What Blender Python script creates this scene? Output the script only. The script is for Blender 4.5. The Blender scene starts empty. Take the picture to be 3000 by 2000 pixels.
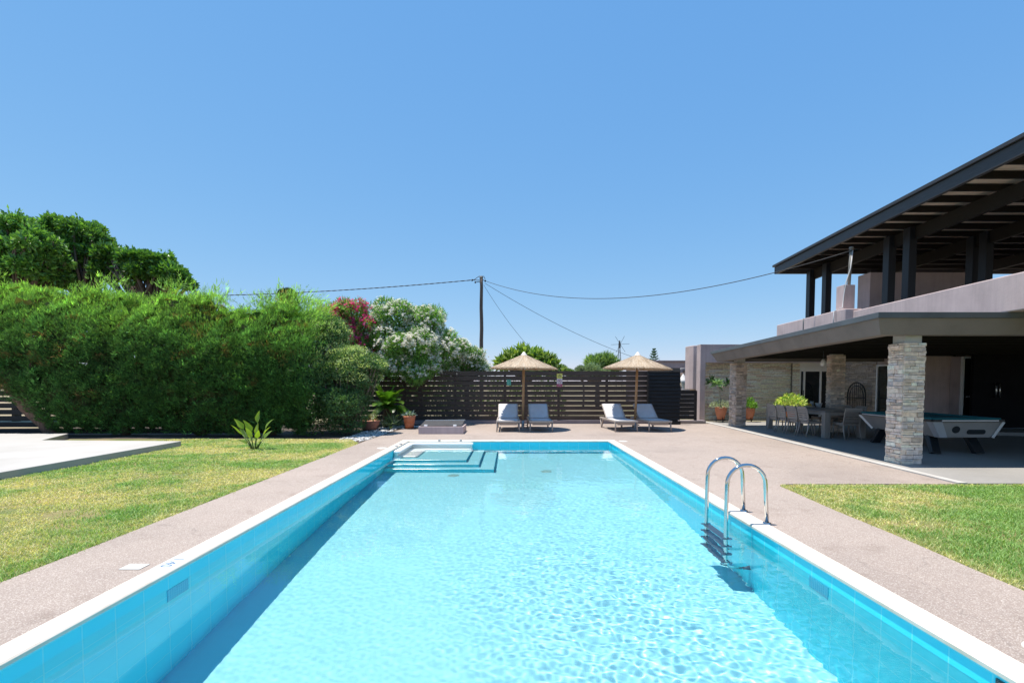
import bpy, math, random
import numpy as np
from mathutils import Vector, Matrix, noise

S = bpy.context.scene
COL = S.collection
R = math.radians
RNG = np.random.default_rng(7)
random.seed(7)

# ------------------------------------------------------------------ camera
cam = bpy.data.objects.new('camera', bpy.data.cameras.new('camera'))
COL.objects.link(cam)
cam.location = (0, 0, 1.5)
cam.rotation_euler = (R(87.5), 0, 0)
cam.data.sensor_width = 36
cam.data.lens = 36 * 1420 / 3000
cam.data.shift_y = 187.0 / 3000
cam.data.clip_end = 4000
cam.data.clip_start = 0.02
S.camera = cam

# ------------------------------------------------------------------ light
SUNDIR = Vector((0.21, -0.055, -1.0)).normalized()
w = bpy.data.worlds.new('World'); S.world = w; w.use_nodes = True
nt = w.node_tree; bg = nt.nodes['Background']
sky = nt.nodes.new('ShaderNodeTexSky'); sky.sky_type = 'NISHITA'; sky.sun_disc = False
sky.sun_elevation = math.asin(-SUNDIR.z)
sky.sun_rotation = math.atan2(-SUNDIR.x, -SUNDIR.y)
sky.air_density = 1.0; sky.dust_density = 0.0; sky.ozone_density = 8.0
# per-channel response of the photograph's sky (bluer and less white towards the horizon than the raw model)
_sp = nt.nodes.new('ShaderNodeSeparateColor'); _cb = nt.nodes.new('ShaderNodeCombineColor'); nt.links.new(sky.outputs[0], _sp.inputs[0])
for _i, (_a, _b, _p) in enumerate(((.160, .137, .84), (.402, .269, .51), (.815, .583, .23))):
    _m = nt.nodes.new('ShaderNodeMath'); _m.operation = 'MULTIPLY'; _m.inputs[1].default_value = .15 / _b; nt.links.new(_sp.outputs[_i], _m.inputs[0])
    _q = nt.nodes.new('ShaderNodeMath'); _q.operation = 'POWER'; _q.inputs[1].default_value = _p; nt.links.new(_m.outputs[0], _q.inputs[0])
    _r = nt.nodes.new('ShaderNodeMath'); _r.operation = 'MULTIPLY'; _r.inputs[1].default_value = _a * .70 / .15; nt.links.new(_q.outputs[0], _r.inputs[0])
    nt.links.new(_r.outputs[0], _cb.inputs[_i])
nt.links.new(_cb.outputs[0], bg.inputs[0])
bg.inputs[1].default_value = 0.15
sun = bpy.data.objects.new('sun', bpy.data.lights.new('sun', 'SUN')); COL.objects.link(sun)
sun.rotation_euler = SUNDIR.to_track_quat('-Z', 'Y').to_euler()
sun.data.energy = 5.0; sun.data.angle = R(0.5); sun.data.color = (1.0, 0.93, 0.83)
sun.data.cycles.is_caustics_light = True
S.view_settings.view_transform = 'Standard'; S.view_settings.look = 'None'
S.view_settings.exposure = 0.50; S.view_settings.gamma = 1
S.cycles.use_denoising = True; S.cycles.use_adaptive_sampling = False
S.cycles.max_bounces = 10; S.cycles.transmission_bounces = 8; S.cycles.transparent_max_bounces = 8
S.cycles.caustics_refractive = True; S.cycles.caustics_reflective = False

# ------------------------------------------------------------------ helpers
class MB:
    """collects shapes and links them as one mesh object"""
    def __init__(s): s.v = []; s.f = []; s.sm = []
    def add(s, vs, fs, smooth=False):
        o = len(s.v); s.v += [tuple(v) for v in vs]
        s.f += [tuple(i + o for i in f) for f in fs]; s.sm += [smooth] * len(fs); return s
    def box(s, x0, x1, y0, y1, z0, z1):
        return s.add([(x0,y0,z0),(x1,y0,z0),(x1,y1,z0),(x0,y1,z0),(x0,y0,z1),(x1,y0,z1),(x1,y1,z1),(x0,y1,z1)],
                     [(0,3,2,1),(4,5,6,7),(0,1,5,4),(1,2,6,5),(2,3,7,6),(3,0,4,7)])
    def prism(s, poly, z0, z1):
        """poly: counter-clockwise xy outline"""
        n = len(poly)
        return s.add([(x, y, z0) for x, y in poly] + [(x, y, z1) for x, y in poly],
                     [tuple(range(n))[::-1], tuple(range(n, 2*n))] + [(i, (i+1) % n, n+(i+1) % n, n+i) for i in range(n)])
    def sweep(s, sec, a, b):
        """closed section (list of 3D offsets) from point a to point b"""
        n = len(sec); a = Vector(a); b = Vector(b)
        return s.add([a + Vector(p) for p in sec] + [b + Vector(p) for p in sec],
                     [tuple(range(n)), tuple(range(n, 2*n))[::-1]] + [(i, n+i, n+(i+1) % n, (i+1) % n) for i in range(n)])
    def bar(s, a, b, wd, h, up=(0,0,1)):
        a = Vector(a); b = Vector(b); d = (b - a).normalized(); u = Vector(up)
        if abs(d.dot(u)) > .99: u = Vector((0,1,0))
        x = d.cross(u).normalized() * (wd/2); y = x.cross(d).normalized() * (h/2)
        return s.sweep([-x-y, -x+y, x+y, x-y], a, b)
    def tube(s, pts, r, n=8, cap=True, smooth=True):
        pts = [Vector(p) for p in pts]; m = len(pts); rr = r if hasattr(r, '__len__') else [r]*m
        vs = []; ref = None
        for i, p in enumerate(pts):
            d = (pts[min(i+1, m-1)] - pts[max(i-1, 0)]).normalized()
            if ref is None:
                ref = d.orthogonal().normalized()
            ref = (ref - d * ref.dot(d)).normalized(); b = d.cross(ref)
            vs += [p + (ref*math.cos(2*math.pi*k/n) + b*math.sin(2*math.pi*k/n)) * rr[i] for k in range(n)]
        fs = [(i*n+k, i*n+(k+1) % n, (i+1)*n+(k+1) % n, (i+1)*n+k) for i in range(m-1) for k in range(n)]
        s.add(vs, fs, smooth)
        if cap:
            o = len(s.v) - len(vs)
            s.f += [tuple(o+k for k in range(n))[::-1], tuple(o+(m-1)*n+k for k in range(n))]; s.sm += [False, False]
        return s
    def lathe(s, prof, c=(0,0,0), n=24, smooth=True):
        vs = [(c[0]+r*math.cos(2*math.pi*k/n), c[1]+r*math.sin(2*math.pi*k/n), c[2]+z) for r, z in prof for k in range(n)]
        fs = [(i*n+k, i*n+(k+1) % n, (i+1)*n+(k+1) % n, (i+1)*n+k) for i in range(len(prof)-1) for k in range(n)]
        return s.add(vs, fs, smooth)
    def build(s, name, mat, parent=None, bevel=0, off=None):
        me = bpy.data.meshes.new(name); o = bpy.data.objects.new(name, me); COL.objects.link(o)
        org = Vector((0,0,0))
        if parent is not None:
            o.parent = parent; p = parent
            while p is not None: org += p.location; p = p.parent
        if off is not None: o.location = Vector(off) - org; org = Vector(off)
        me.from_pydata([tuple(Vector(v) - org) for v in s.v], [], s.f)
        me.polygons.foreach_set('use_smooth', s.sm); me.materials.append(mat); me.update()
        if bevel:
            b = o.modifiers.new('Bevel', 'BEVEL'); b.width = bevel; b.segments = 2; b.limit_method = 'ANGLE'; b.angle_limit = R(40)
        return o

def np_mesh(name, V, F, mat, parent=None, col=None, smooth=False, off=None):
    """mesh from numpy arrays; F is (n,3) or (n,4); col an optional per-vertex (n,3) tint"""
    me = bpy.data.meshes.new(name); V = np.asarray(V, dtype=np.float64)
    org = np.zeros(3); o = bpy.data.objects.new(name, me); COL.objects.link(o)
    if parent is not None:
        o.parent = parent; p = parent
        while p is not None: org = org + np.array(p.location); p = p.parent
    if off is not None: o.location = Vector(off) - Vector(org); org = np.array(off, dtype=float)
    V = V - org; k = F.shape[1]
    me.vertices.add(len(V)); me.vertices.foreach_set('co', V.astype(np.float32).ravel())
    me.loops.add(F.size); me.loops.foreach_set('vertex_index', F.astype(np.int32).ravel())
    me.polygons.add(len(F)); me.polygons.foreach_set('loop_start', np.arange(0, F.size, k, dtype=np.int32))
    me.polygons.foreach_set('use_smooth', np.full(len(F), smooth))
    me.update(calc_edges=True)
    if col is not None:
        a = me.color_attributes.new('tint', 'FLOAT_COLOR', 'POINT')
        a.data.foreach_set('color', np.concatenate([col, np.ones((len(col), 1))], 1).astype(np.float32).ravel())
    me.materials.append(mat); return o

def tag(o, label=None, cat=None, group=None, kind=None):
    if label: o['label'] = label
    if cat: o['category'] = cat
    if group: o['group'] = group
    if kind: o['kind'] = kind
    return o
def thing(name, loc, label, cat, group=None):
    o = bpy.data.objects.new(name, None); COL.objects.link(o); o.location = loc; o.empty_display_size = .1
    return tag(o, label, cat, group)
def copy_tree(o, parent=None, kids=None):
    if kids is None:
        kids = {}
        for x in S.objects:
            if x.parent: kids.setdefault(x.parent.name, []).append(x)
    c = o.copy(); COL.objects.link(c); c.parent = parent
    for ch in kids.get(o.name, []): copy_tree(ch, c, kids)
    return c

# ------------------------------------------------------------------ materials
class NT:
    def __init__(s, name):
        s.m = bpy.data.materials.new(name); s.m.use_nodes = True; s.t = s.m.node_tree
        s.b = s.t.nodes['Principled BSDF']; s.co = None
    def n(s, kind, **kw):
        x = s.t.nodes.new('ShaderNode' + kind)
        for k, v in kw.items():
            if hasattr(x, k) and k not in ('Scale',): setattr(x, k, v)
            else: x.inputs[k].default_value = v
        return x
    def l(s, a, b): s.t.links.new(a, b); return s
    def coord(s, kind='Object', scale=None):
        c = s.n('TexCoord').outputs[kind]
        if scale:
            m = s.n('Mapping'); m.inputs['Scale'].default_value = scale; s.l(c, m.inputs[0]); c = m.outputs[0]
        return c
    def noise(s, scale, detail=4, co=None, rough=.55, dist=0):
        x = s.n('TexNoise'); x.inputs['Scale'].default_value = scale; x.inputs['Detail'].default_value = detail
        x.inputs['Roughness'].default_value = rough; x.inputs['Distortion'].default_value = dist
        if co is not None: s.l(co, x.inputs['Vector'])
        return x.outputs['Fac']
    def ramp(s, fac, stops):
        x = s.n('ValToRGB'); e = x.color_ramp.elements
        while len(e) < len(stops): e.new(.5)
        for q, (p, c) in zip(e, stops): q.position = p; q.color = (*c, 1) if len(c) == 3 else c
        s.l(fac, x.inputs[0]); return x.outputs[0]
    def mix(s, fac, a, b, mode='MIX'):
        x = s.n('Mix'); x.data_type = 'RGBA'; x.blend_type = mode
        for sock, v in ((x.inputs[0], fac), (x.inputs[6], a), (x.inputs[7], b)):
            if hasattr(v, 'is_output') or isinstance(v, bpy.types.NodeSocket): s.l(v, sock)
            elif isinstance(v, (int, float)): sock.default_value = v
            else: sock.default_value = (*v, 1)
        return x.outputs[2]
    def math(s, op, a, b=0.0, c=0.0):
        x = s.n('Math'); x.operation = op
        for i, v in enumerate((a, b, c)):
            if isinstance(v, bpy.types.NodeSocket): s.l(v, x.inputs[i])
            else: x.inputs[i].default_value = v
        return x.outputs[0]
    def bump(s, h, strength=.3, dist=.01, nrm=None):
        x = s.n('Bump'); x.inputs['Strength'].default_value = strength; x.inputs['Distance'].default_value = dist
        s.l(h, x.inputs['Height'])
        if nrm is not None: s.l(nrm, x.inputs['Normal'])
        return x.outputs[0]
    def out(s, col=None, rough=.6, metal=0, nrm=None, spec=None):
        b = s.b
        if isinstance(col, bpy.types.NodeSocket): s.l(col, b.inputs['Base Color'])
        elif col is not None: b.inputs['Base Color'].default_value = (*col, 1)
        if isinstance(rough, bpy.types.NodeSocket): s.l(rough, b.inputs['Roughness'])
        else: b.inputs['Roughness'].default_value = rough
        b.inputs['Metallic'].default_value = metal
        if nrm is not None: s.l(nrm, b.inputs['Normal'])
        if spec is not None: b.inputs['Specular IOR Level'].default_value = spec
        return s.m

def mat_plain(name, col, rough=.6, var=.12, scale=6, metal=0, bump=0, spec=None):
    """a paint or plastic with a little uneven tone"""
    k = NT(name); co = k.coord()
    f = k.noise(scale, 5, co)
    c = k.ramp(f, [(.3, tuple(x*(1-var) for x in col)), (.7, tuple(min(1, x*(1+var)) for x in col))])
    n = k.bump(k.noise(scale*14, 3, co), bump, .004) if bump else None
    return k.out(c, rough, metal, n, spec)

def mat_tint(name, rough=.6, spec=.3, transl=0.0, var=.15, scale=8, bump=0, metal=0, gain=1.0, through=(1.25, 1.35, .55)):
    """base colour from the mesh's own tint attribute, with a little mottling; leaves also let light through"""
    k = NT(name); a = k.n('Attribute'); a.attribute_name = 'tint'; co = k.coord()
    f = k.ramp(k.noise(scale, 5, co), [(.3, ((1-var)*gain,)*3), (.7, ((1+var)*gain,)*3)])
    c = k.mix(1.0, a.outputs['Color'], f, 'MULTIPLY')
    n = k.bump(k.noise(scale*6, 6, co), bump, .01) if bump else None
    k.out(c, rough, metal, n, spec)
    if transl:
        t = k.n('BsdfTranslucent'); k.l(k.mix(1.0, c, through, 'MULTIPLY'), t.inputs[0])
        m = k.n('MixShader'); m.inputs[0].default_value = transl
        k.l(k.b.outputs[0], m.inputs[1]); k.l(t.outputs[0], m.inputs[2]); k.l(m.outputs[0], k.t.nodes['Material Output'].inputs[0])
    return k.m
def frames(n, d, spread, r):
    """n random orthonormal frames whose y axis points along d (n,3) with an angular spread; rows are x, y, z axes"""
    y = d + r.normal(size=(n, 3)) * spread; y /= np.linalg.norm(y, axis=1)[:, None]
    u = r.normal(size=(n, 3)); x = np.cross(u, y); x /= np.linalg.norm(x, axis=1)[:, None]
    return np.stack([x, y, np.cross(x, y)], 1)
def scatter(T, TF, pos, fr, sc):
    """copies of template T (k,3) with faces TF at pos (n,3), frames (n,3,3), scales (n,) or (n,3)"""
    n, k = len(pos), len(T); sc = np.asarray(sc, float)
    L = T[None] * (sc[:, None, None] if sc.ndim == 1 else sc[:, None, :])
    V = np.einsum('nki,nij->nkj', L, fr) + pos[:, None]
    return V.reshape(-1, 3), (TF[None] + (np.arange(n)*k)[:, None, None]).reshape(-1, TF.shape[1])
def rep(c, k): return np.repeat(c, k, 0)
def lerp_tints(r, n, tints):
    tints = np.array(tints, float); i = r.integers(0, len(tints), n); j = r.integers(0, len(tints), n); t = r.random((n, 1))
    return tints[i]*(1-t) + tints[j]*t
LEAF = np.array([(0, 0, 0), (-.5, .5, .08), (0, 1, 0), (.5, .5, .08)], float); LEAF_F = np.array([[0, 3, 2, 1]])
def join(parts):
    V, F, C, o = [], [], [], 0
    for v, f, c in parts: V.append(v); F.append(f+o); C.append(c); o += len(v)
    return np.concatenate(V), np.concatenate(F), np.concatenate(C)
def text_mesh(cu, name, mat, parent, loc, rot):
    """lettering as real mesh"""
    t = bpy.data.objects.new('lettering_source', cu); COL.objects.link(t)
    me = bpy.data.meshes.new_from_object(t.evaluated_get(bpy.context.evaluated_depsgraph_get()))
    bpy.data.objects.remove(t); o = bpy.data.objects.new(name, me); COL.objects.link(o)
    me.materials.clear(); me.materials.append(mat); o.parent = parent; o.location = loc; o.rotation_euler = rot
    return o
# ------------------------------------------------------------------ swimming pool
PX0, PX1, PY0, PY1 = -2.755, 2.565, 0.75, 12.80
WZ = -0.135
TILE = .26
def mat_tile():
    k = NT('pool_tile'); k.out(None, .12)
    geo = k.n('NewGeometry'); pos = geo.outputs['Position']; sp = k.n('SeparateXYZ'); k.l(pos, sp.inputs[0])
    sn = k.n('SeparateXYZ'); k.l(geo.outputs['Normal'], sn.inputs[0])
    def line(o):      # 1 on the grout line of one axis
        f = k.math('FRACT', k.math('DIVIDE', o, TILE)); d = k.math('ABSOLUTE', k.math('SUBTRACT', f, .5))
        return k.math('GREATER_THAN', d, .5 - .005/TILE)
    def off(sock):    # grout only where the face is not perpendicular to that axis
        return k.math('LESS_THAN', k.math('ABSOLUTE', sock), .7)
    z = k.math('ADD', sp.outputs[2], .04)
    g = k.math('MAXIMUM', k.math('MULTIPLY', line(k.math('ADD', sp.outputs[0], .055)), off(sn.outputs[0])),
        k.math('MAXIMUM', k.math('MULTIPLY', line(k.math('ADD', sp.outputs[1], .08)), off(sn.outputs[1])), k.math('MULTIPLY', line(z), off(sn.outputs[2]))))
    f = k.noise(1.3, 3, pos)
    c = k.mix(k.ramp(k.math('ABSOLUTE', sn.outputs[2]), [(.4, (0, 0, 0)), (.6, (1, 1, 1))]), k.ramp(f, [(.3, (.035, .76, .92)), (.7, (.05, .80, .95))]), k.ramp(f, [(.3, (.33, .73, .81)), (.7, (.36, .77, .84))]))   # sunlit and shaded tile tones put into colour: level faces paler, upright deeper
    g = k.math('MULTIPLY', g, k.ramp(k.math('ABSOLUTE', sn.outputs[2]), [(.4, (1, 1, 1)), (.6, (.25, .25, .25))]))
    c = k.mix(k.math('MULTIPLY', g, .55), c, (.30, .88, .95))
    k.l(c, k.b.inputs['Base Color'])
    return k.m
M_TILE = mat_tile()
def mat_coping():
    k = NT('coping_stone'); co = k.coord()
    c = k.ramp(k.noise(3.5, 6, co), [(.3, (.64, .55, .44)), (.5, (.74, .66, .565)), (.75, (.77, .70, .61))])
    return k.out(c, .5, 0, k.bump(k.noise(60, 4, co), .12, .003))
M_COPING = mat_coping()
M_WATER = NT('pool_water')
_g = M_WATER.n('BsdfGlass'); _g.inputs['IOR'].default_value = 1.33; _g.inputs['Roughness'].default_value = 0; _g.inputs['Color'].default_value = (.975, 1, 1, 1)
M_WATER.l(_g.outputs[0], M_WATER.t.nodes['Material Output'].inputs['Surface']); M_WATER = M_WATER.m

pool = thing('swimming_pool', (0, 6, 0), 'long rectangular swimming pool lined with turquoise tiles and edged in pale stone', 'swimming pool')
def zfl(y): return -1.76 + .036 * (y - PY0)
b = MB()
z0, z1 = zfl(PY0), zfl(PY1)
b.add([(PX0,PY0,z0),(PX1,PY0,z0),(PX1,PY1,z1),(PX0,PY1,z1),(PX0,PY0,-.03),(PX1,PY0,-.03),(PX1,PY1,-.03),(PX0,PY1,-.03)],
      [(0,1,2,3),(0,4,5,1),(1,5,6,2),(2,6,7,3),(3,7,4,0)])
shell = b.build('tiled_basin', M_TILE, pool)
# coping: a rounded-edge rim of pale stone slabs
b = MB(); OV = .015; CW = .165
def ring(x0, x1, y0, y1, z): return [(x0,y0,z),(x1,y0,z),(x1,y1,z),(x0,y1,z)]
prof = [(-OV+.012, -.034), (-OV, -.026), (-OV, -.004), (-OV+.010, .007), (-OV+.022, .010), (CW, .010), (CW, -.05)]
vs = []
for d, z in prof: vs += ring(PX0-d, PX1+d, PY0-d, PY1+d, z)
vs += ring(PX0-.05, PX1+.05, PY0-.05, PY1+.05, -.034); vs = vs[-4:] + vs[:-4]
fs = [(i*4+k, i*4+(k+1) % 4, (i+1)*4+(k+1) % 4, (i+1)*4+k) for i in range(len(prof)) for k in range(4)]
b.add(vs, [f[::-1] for f in fs]); b.build('coping', M_COPING, pool)

# moulded white seat in the far left corner and three tiled steps below it
M_ACRYL = mat_plain('white_acrylic', (.80, .82, .82), .25, .03)
def lpoly(x0, x1, y0, y1, wx, wy): return [(x0,y1),(x0,y0),(x0+wx,y0),(x0+wx,y1-wy),(x1,y1-wy),(x1,y1)]
# ------ water
NX, NY = 430, 980
gx = np.linspace(PX0+.0005, PX1-.0005, NX); gy = np.linspace(PY0+.0005, PY1-.0005, NY)
X, Y = np.meshgrid(gx, gy)
Zw = np.zeros_like(X)
r = np.random.default_rng(3)
amp = .25 + .75*np.exp(-((X-1.2)/1.5)**2 - ((Y-4.2)/2.6)**2) + .12*np.clip(X/2.5, -.6, 1)
amp += .28*np.sin(X*1.3+Y*.7+1)*np.sin(Y*.9-X*.4)*.5
amp = np.clip(amp*1.05, .22, 1.15)
for i in range(88):
    lam = .048*(.14/.048)**r.random() if i < 70 else r.uniform(.2, .55); k = 2*math.pi/lam; a = r.random()*2*math.pi
    if r.random() < .62: a = r.normal(1.35, .55)
    A = .000034*(lam/.08)**1.5 if i < 70 else .00018
    px = X + .02*np.sin(Y*2.1+i); py = Y + .02*np.sin(X*2.3+i*2)
    Zw += A*np.sin(k*(px*math.cos(a)+py*math.sin(a)) + r.random()*6.28)
Zw = WZ + Zw*amp
idx = np.arange(NX*NY).reshape(NY, NX)
F = np.stack([idx[:-1,:-1], idx[:-1,1:], idx[1:,1:], idx[1:,:-1]], -1).reshape(-1, 4)
water = np_mesh('water', np.stack([X, Y, Zw], -1).reshape(-1, 3), F, M_WATER, smooth=True)
tag(water, kind='structure')
water.cycles.is_caustics_caster = True
shell.cycles.is_caustics_receiver = True
def under(o):
    o.cycles.is_caustics_receiver = True; return o
b = MB()
for poly, z in ((lpoly(PX0, -.39, 10.32, PY1, 2.37, 2.40), -1.09), (lpoly(PX0, -.73, 10.56, PY1, 1.93, 2.16), -.81), (lpoly(PX0, -1.03, 10.86, PY1, 1.63, 1.86), -.55)):
    x0, x1, y0 = PX0, poly[4][0], poly[1][1]
    b = MB(); b.prism([(x0+.001, y0), (x1, y0), (x1, PY1-.001), (x0+.001, PY1-.001)], zfl(y0)-.05, z); under(b.build('step', M_TILE, pool, .012))
def corner_l(d, zlo, zhi, wx, wy, y0, x1):
    b = MB(); b.prism([(PX0+d, y0), (PX0+d+wx, y0), (PX0+d+wx, PY1-d-wy), (x1, PY1-d-wy), (x1, PY1-d), (PX0+d, PY1-d)], zlo, zhi); return b
seat = under(corner_l(.002, -.56, -.40, .55, .38, 11.2, -1.05).build('bench_seat', M_ACRYL, pool, .05))
back = under(corner_l(.003, -.41, -.036, .09, .09, 11.2, -1.05).build('bench_back', M_ACRYL, pool, .03))
rim = under(corner_l(.004, -.10, -.045, .16, .14, 11.15, -1.02).build('bench_rim', M_ACRYL, pool, .025))
M_CHROME = NT('polished_steel').out((.62, .62, .61), .09, 1)
for x, y in ((-2.77, 11.55), (-2.77, 11.98), (-1.93, 12.81), (-1.36, 12.81)):
    b = MB(); b.lathe([(.0, .034), (.028, .034), (.034, .026), (.034, .008)], (x, y, 0), 14); b.build('air_control_knob', mat_plain('grey_knob', (.32, .36, .38), .35) if 'grey_knob' not in bpy.data.materials else bpy.data.materials['grey_knob'], pool)
# mosaic inlet panels, skimmer mouth, floor drains
k = NT('inlet_mosaic'); br = k.n('TexBrick'); br.offset = 0; br.inputs['Scale'].default_value = 1; br.inputs['Brick Width'].default_value = .026; br.inputs['Row Height'].default_value = .026
br.inputs['Mortar Size'].default_value = .0022; br.inputs['Color1'].default_value = (.012, .36, .62, 1); br.inputs['Color2'].default_value = (.02, .44, .70, 1); br.inputs['Mortar'].default_value = (.10, .58, .76, 1)
_g = k.n('NewGeometry'); _s = k.n('SeparateXYZ'); _c = k.n('CombineXYZ'); k.l(_g.outputs['Position'], _s.inputs[0]); k.l(_s.outputs[1], _c.inputs[0]); k.l(_s.outputs[2], _c.inputs[1]); k.l(_c.outputs[0], br.inputs['Vector'])
M_MOSAIC = k.out(br.outputs[0], .2)
for x, y0 in ((PX1, 3.86), (PX0, 3.80)):
    b = MB(); s_ = 1 if x < 0 else -1
    b.box(min(x, x+.004*s_), max(x, x+.004*s_), y0, y0+.25, -.42, -.165); under(b.build('mosaic_inlet_panel', M_MOSAIC, pool))
M_DGREY = mat_plain('dark_grey_plastic', (.05, .07, .08), .4)
b = MB(); b.box(PX1-.006, PX1, 2.28, 2.5, -.2, -.05)
for i in range(5): b.box(PX1-.009, PX1-.006, 2.29, 2.49, -.19+i*.03, -.178+i*.03)
under(b.build('skimmer_mouth', M_DGREY, pool))
M_DRAIN = mat_plain('drain_grey', (.30, .52, .50), .4)
for x, y in ((-1.22, 10.05), (.74, 10.45)):
    b = MB(); z = zfl(y); b.lathe([(0, .012), (.115, .012), (.125, .001)], (x, y, z), 24)
    for i in range(6): b.box(x-.07, x+.07, y-.09+i*.036-.006, y-.09+i*.036+.006, z+.012, z+.016)
    under(b.build('floor_drain', M_DRAIN, pool))
for x, y in ((PX1-.003, 12.45),):
    b = MB()
    for zz in (-.06, -.1): b.add([(x, y+.03*math.cos(a), zz+.016*math.sin(a)) for a in np.linspace(0, 2*math.pi, 12, False)], [tuple(range(12))])
    b.build('wall_fitting', M_DGREY, pool)

# depth marker tile set in the coping
mk = thing('depth_marker', (-2.80, 3.98, .0105), 'white depth tile reading 1.40 set in the pale stone pool edge', 'depth marker')
b = MB(); b.box(-2.915, -2.765, 3.84, 4.14, .0105, .014); b.build('tile', mat_plain('white_ceramic', (.66, .68, .66), .2, .03), mk, .001)
M_BLUEINK = mat_plain('blue_grey_ink', (.12, .2, .34), .4, .05)
cu = bpy.data.curves.new('depth_lettering', 'FONT'); cu.body = '1.40'; cu.size = .125; cu.align_x = 'CENTER'; cu.align_y = 'CENTER'; cu.extrude = .0006
text_mesh(cu, 'lettering', M_BLUEINK, mk, (-.040, .01, .0042), (0, 0, R(-90)))

# ladder
lad = thing('pool_ladder', (2.5, 5.41, 0), 'polished steel pool ladder with two arched handrails at the pool edge', 'ladder')
for y in (5.15, 5.67):
    pts = [(2.74, y, -.01), (2.715, y, .42)]
    c = (2.505, .43); r = .205
    for a in np.linspace(0, math.pi, 15): pts.append((c[0]+r*math.cos(a)+.005, y, c[1]+r*math.sin(a)))
    pts += [(2.30, y, .2), (2.30, y, -.2), (2.305, y, -.95), (2.32, y, -1.05), (2.36, y, -1.10), (2.50, y, -1.11)]
    b = MB(); b.tube(pts, .0215, 16, True); h = under(b.build('handrail', M_CHROME, lad))
    b = MB(); b.tube([(2.49, y, -1.11), (PX1-.002, y, -1.11)], .03, 12); under(b.build('wall_bumper', M_DGREY, lad))
    b = MB(); b.lathe([(.022, .018), (.042, .014), (.046, .001)], (2.74, y, .002), 16); b.build('floor_flange', M_CHROME, lad)
M_TREAD = NT('ladder_tread'); M_TREAD = M_TREAD.out((.10, .13, .17), .35, .6)
for z in (-.19, -.44, -.69, -.94):
    b = MB(); b.box(2.255, 2.345, 5.15, 5.67, z-.02, z)
    for i in range(5): b.box(2.262+i*.016, 2.270+i*.016, 5.2, 5.62, z, z+.004)
    for y in (5.13, 5.69): b.box(2.245, 2.355, y-.012, y+.012, z-.026, z+.008)
    under(b.build('tread', M_TREAD, lad))
# ------------------------------------------------------------------ setting: ground, deck, lawn, patio, terrace
def tx(y): return 6.71 + .0735*(y-7.22)         # terrace edge line
HOLE = (PX0-.1, PX1+.1, PY0-.1, PY1+.1)
k = NT('dry_ground'); co = k.coord()
M_GROUND = k.out(k.ramp(k.noise(.35, 8, co), [(.3, (.20, .15, .095)), (.5, (.30, .245, .15)), (.7, (.17, .18, .075))]), .95, 0, k.bump(k.noise(9, 5, co), .5, .05))
b = MB(); e = 900
for x0, x1, y0, y1 in ((-e, HOLE[0], -e, e), (HOLE[1], e, -e, e), (HOLE[0], HOLE[1], -e, HOLE[2]), (HOLE[0], HOLE[1], HOLE[3], e)):
    b.add([(x0, y0, -.06), (x1, y0, -.06), (x1, y1, -.06), (x0, y1, -.06)], [(0, 1, 2, 3)])
tag(b.build('ground', M_GROUND), kind='structure')

def mat_pebble_wash():
    k = NT('exposed_aggregate'); g = k.n('NewGeometry').outputs['Position']
    v = k.n('TexVoronoi'); v.inputs['Scale'].default_value = 115; k.l(g, v.inputs['Vector'])
    sp = k.n('SeparateColor'); k.l(v.outputs['Color'], sp.inputs[0])
    stone = k.ramp(sp.outputs[0], [(.0, (.265, .21, .175)), (.3, (.345, .285, .243)), (.6, (.41, .348, .305)), (.85, (.465, .41, .365)), (1, (.56, .51, .46))])
    c = k.mix(k.ramp(v.outputs['Distance'], [(.35, (0, 0, 0)), (.62, (1, 1, 1))]), stone, (.30, .245, .215))
    big = k.ramp(k.noise(.45, 6, g, .6), [(.3, (.84, .83, .83)), (.5, (1, .99, .98)), (.7, (1.08, 1.06, 1.05))])
    c = k.mix(1, c, big, 'MULTIPLY')
    stain = k.ramp(k.noise(2.2, 7, g, .65), [(.56, (1, 1, 1)), (.74, (.78, .75, .73))])
    c = k.mix(1, c, stain, 'MULTIPLY')
    # hairline cracks
    w = k.n('TexVoronoi'); w.feature = 'DISTANCE_TO_EDGE'; w.inputs['Scale'].default_value = .33
    wn = k.n('TexNoise'); wn.inputs['Scale'].default_value = 2.5; wn.inputs['Detail'].default_value = 8; k.l(g, wn.inputs['Vector'])
    wa = k.n('VectorMath'); wa.operation = 'MULTIPLY_ADD'; k.l(wn.outputs['Color'], wa.inputs[0]); wa.inputs[1].default_value = (.5, .5, .5); k.l(g, wa.inputs[2]); k.l(wa.outputs[0], w.inputs['Vector'])
    c = k.mix(k.ramp(w.outputs['Distance'], [(.0, (.32, .32, .32)), (.003, (0, 0, 0))]), c, (.12, .1, .09))
    h = k.math('MULTIPLY', k.math('SUBTRACT', .7, v.outputs['Distance']), sp.outputs[1])
    return k.out(c, .75, 0, k.bump(h, .55, .006))
M_DECK = mat_pebble_wash()
XO0, XO1, YO0, YO1 = PX0-.165, PX1+.165, PY0-.165, PY1+.165
LX = -3.88
def grassx(y): return 3.74 + .055*(y-3.5) + .012*math.sin(y*3)
b = MB(); ys = np.linspace(-6, 7.05, 30)
b.prism([(LX, -6), (XO0, -6), (XO0, YO1), (LX, YO1)], -.1, 0)
b.prism([(XO0, -6), (XO1, -6), (XO1, YO0), (XO0, YO0)], -.1, 0)
edge = [(grassx(y), y) for y in ys] + [(grassx(7.05)+.03, 7.13), (grassx(7.05)+.09, 7.2), (grassx(7.05)+.2, 7.24), (5.2, 7.255), (tx(7.25), 7.25)]
b.prism([(XO1, -6)] + edge + [(tx(YO1), YO1), (XO1, YO1)], -.1, 0)
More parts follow.
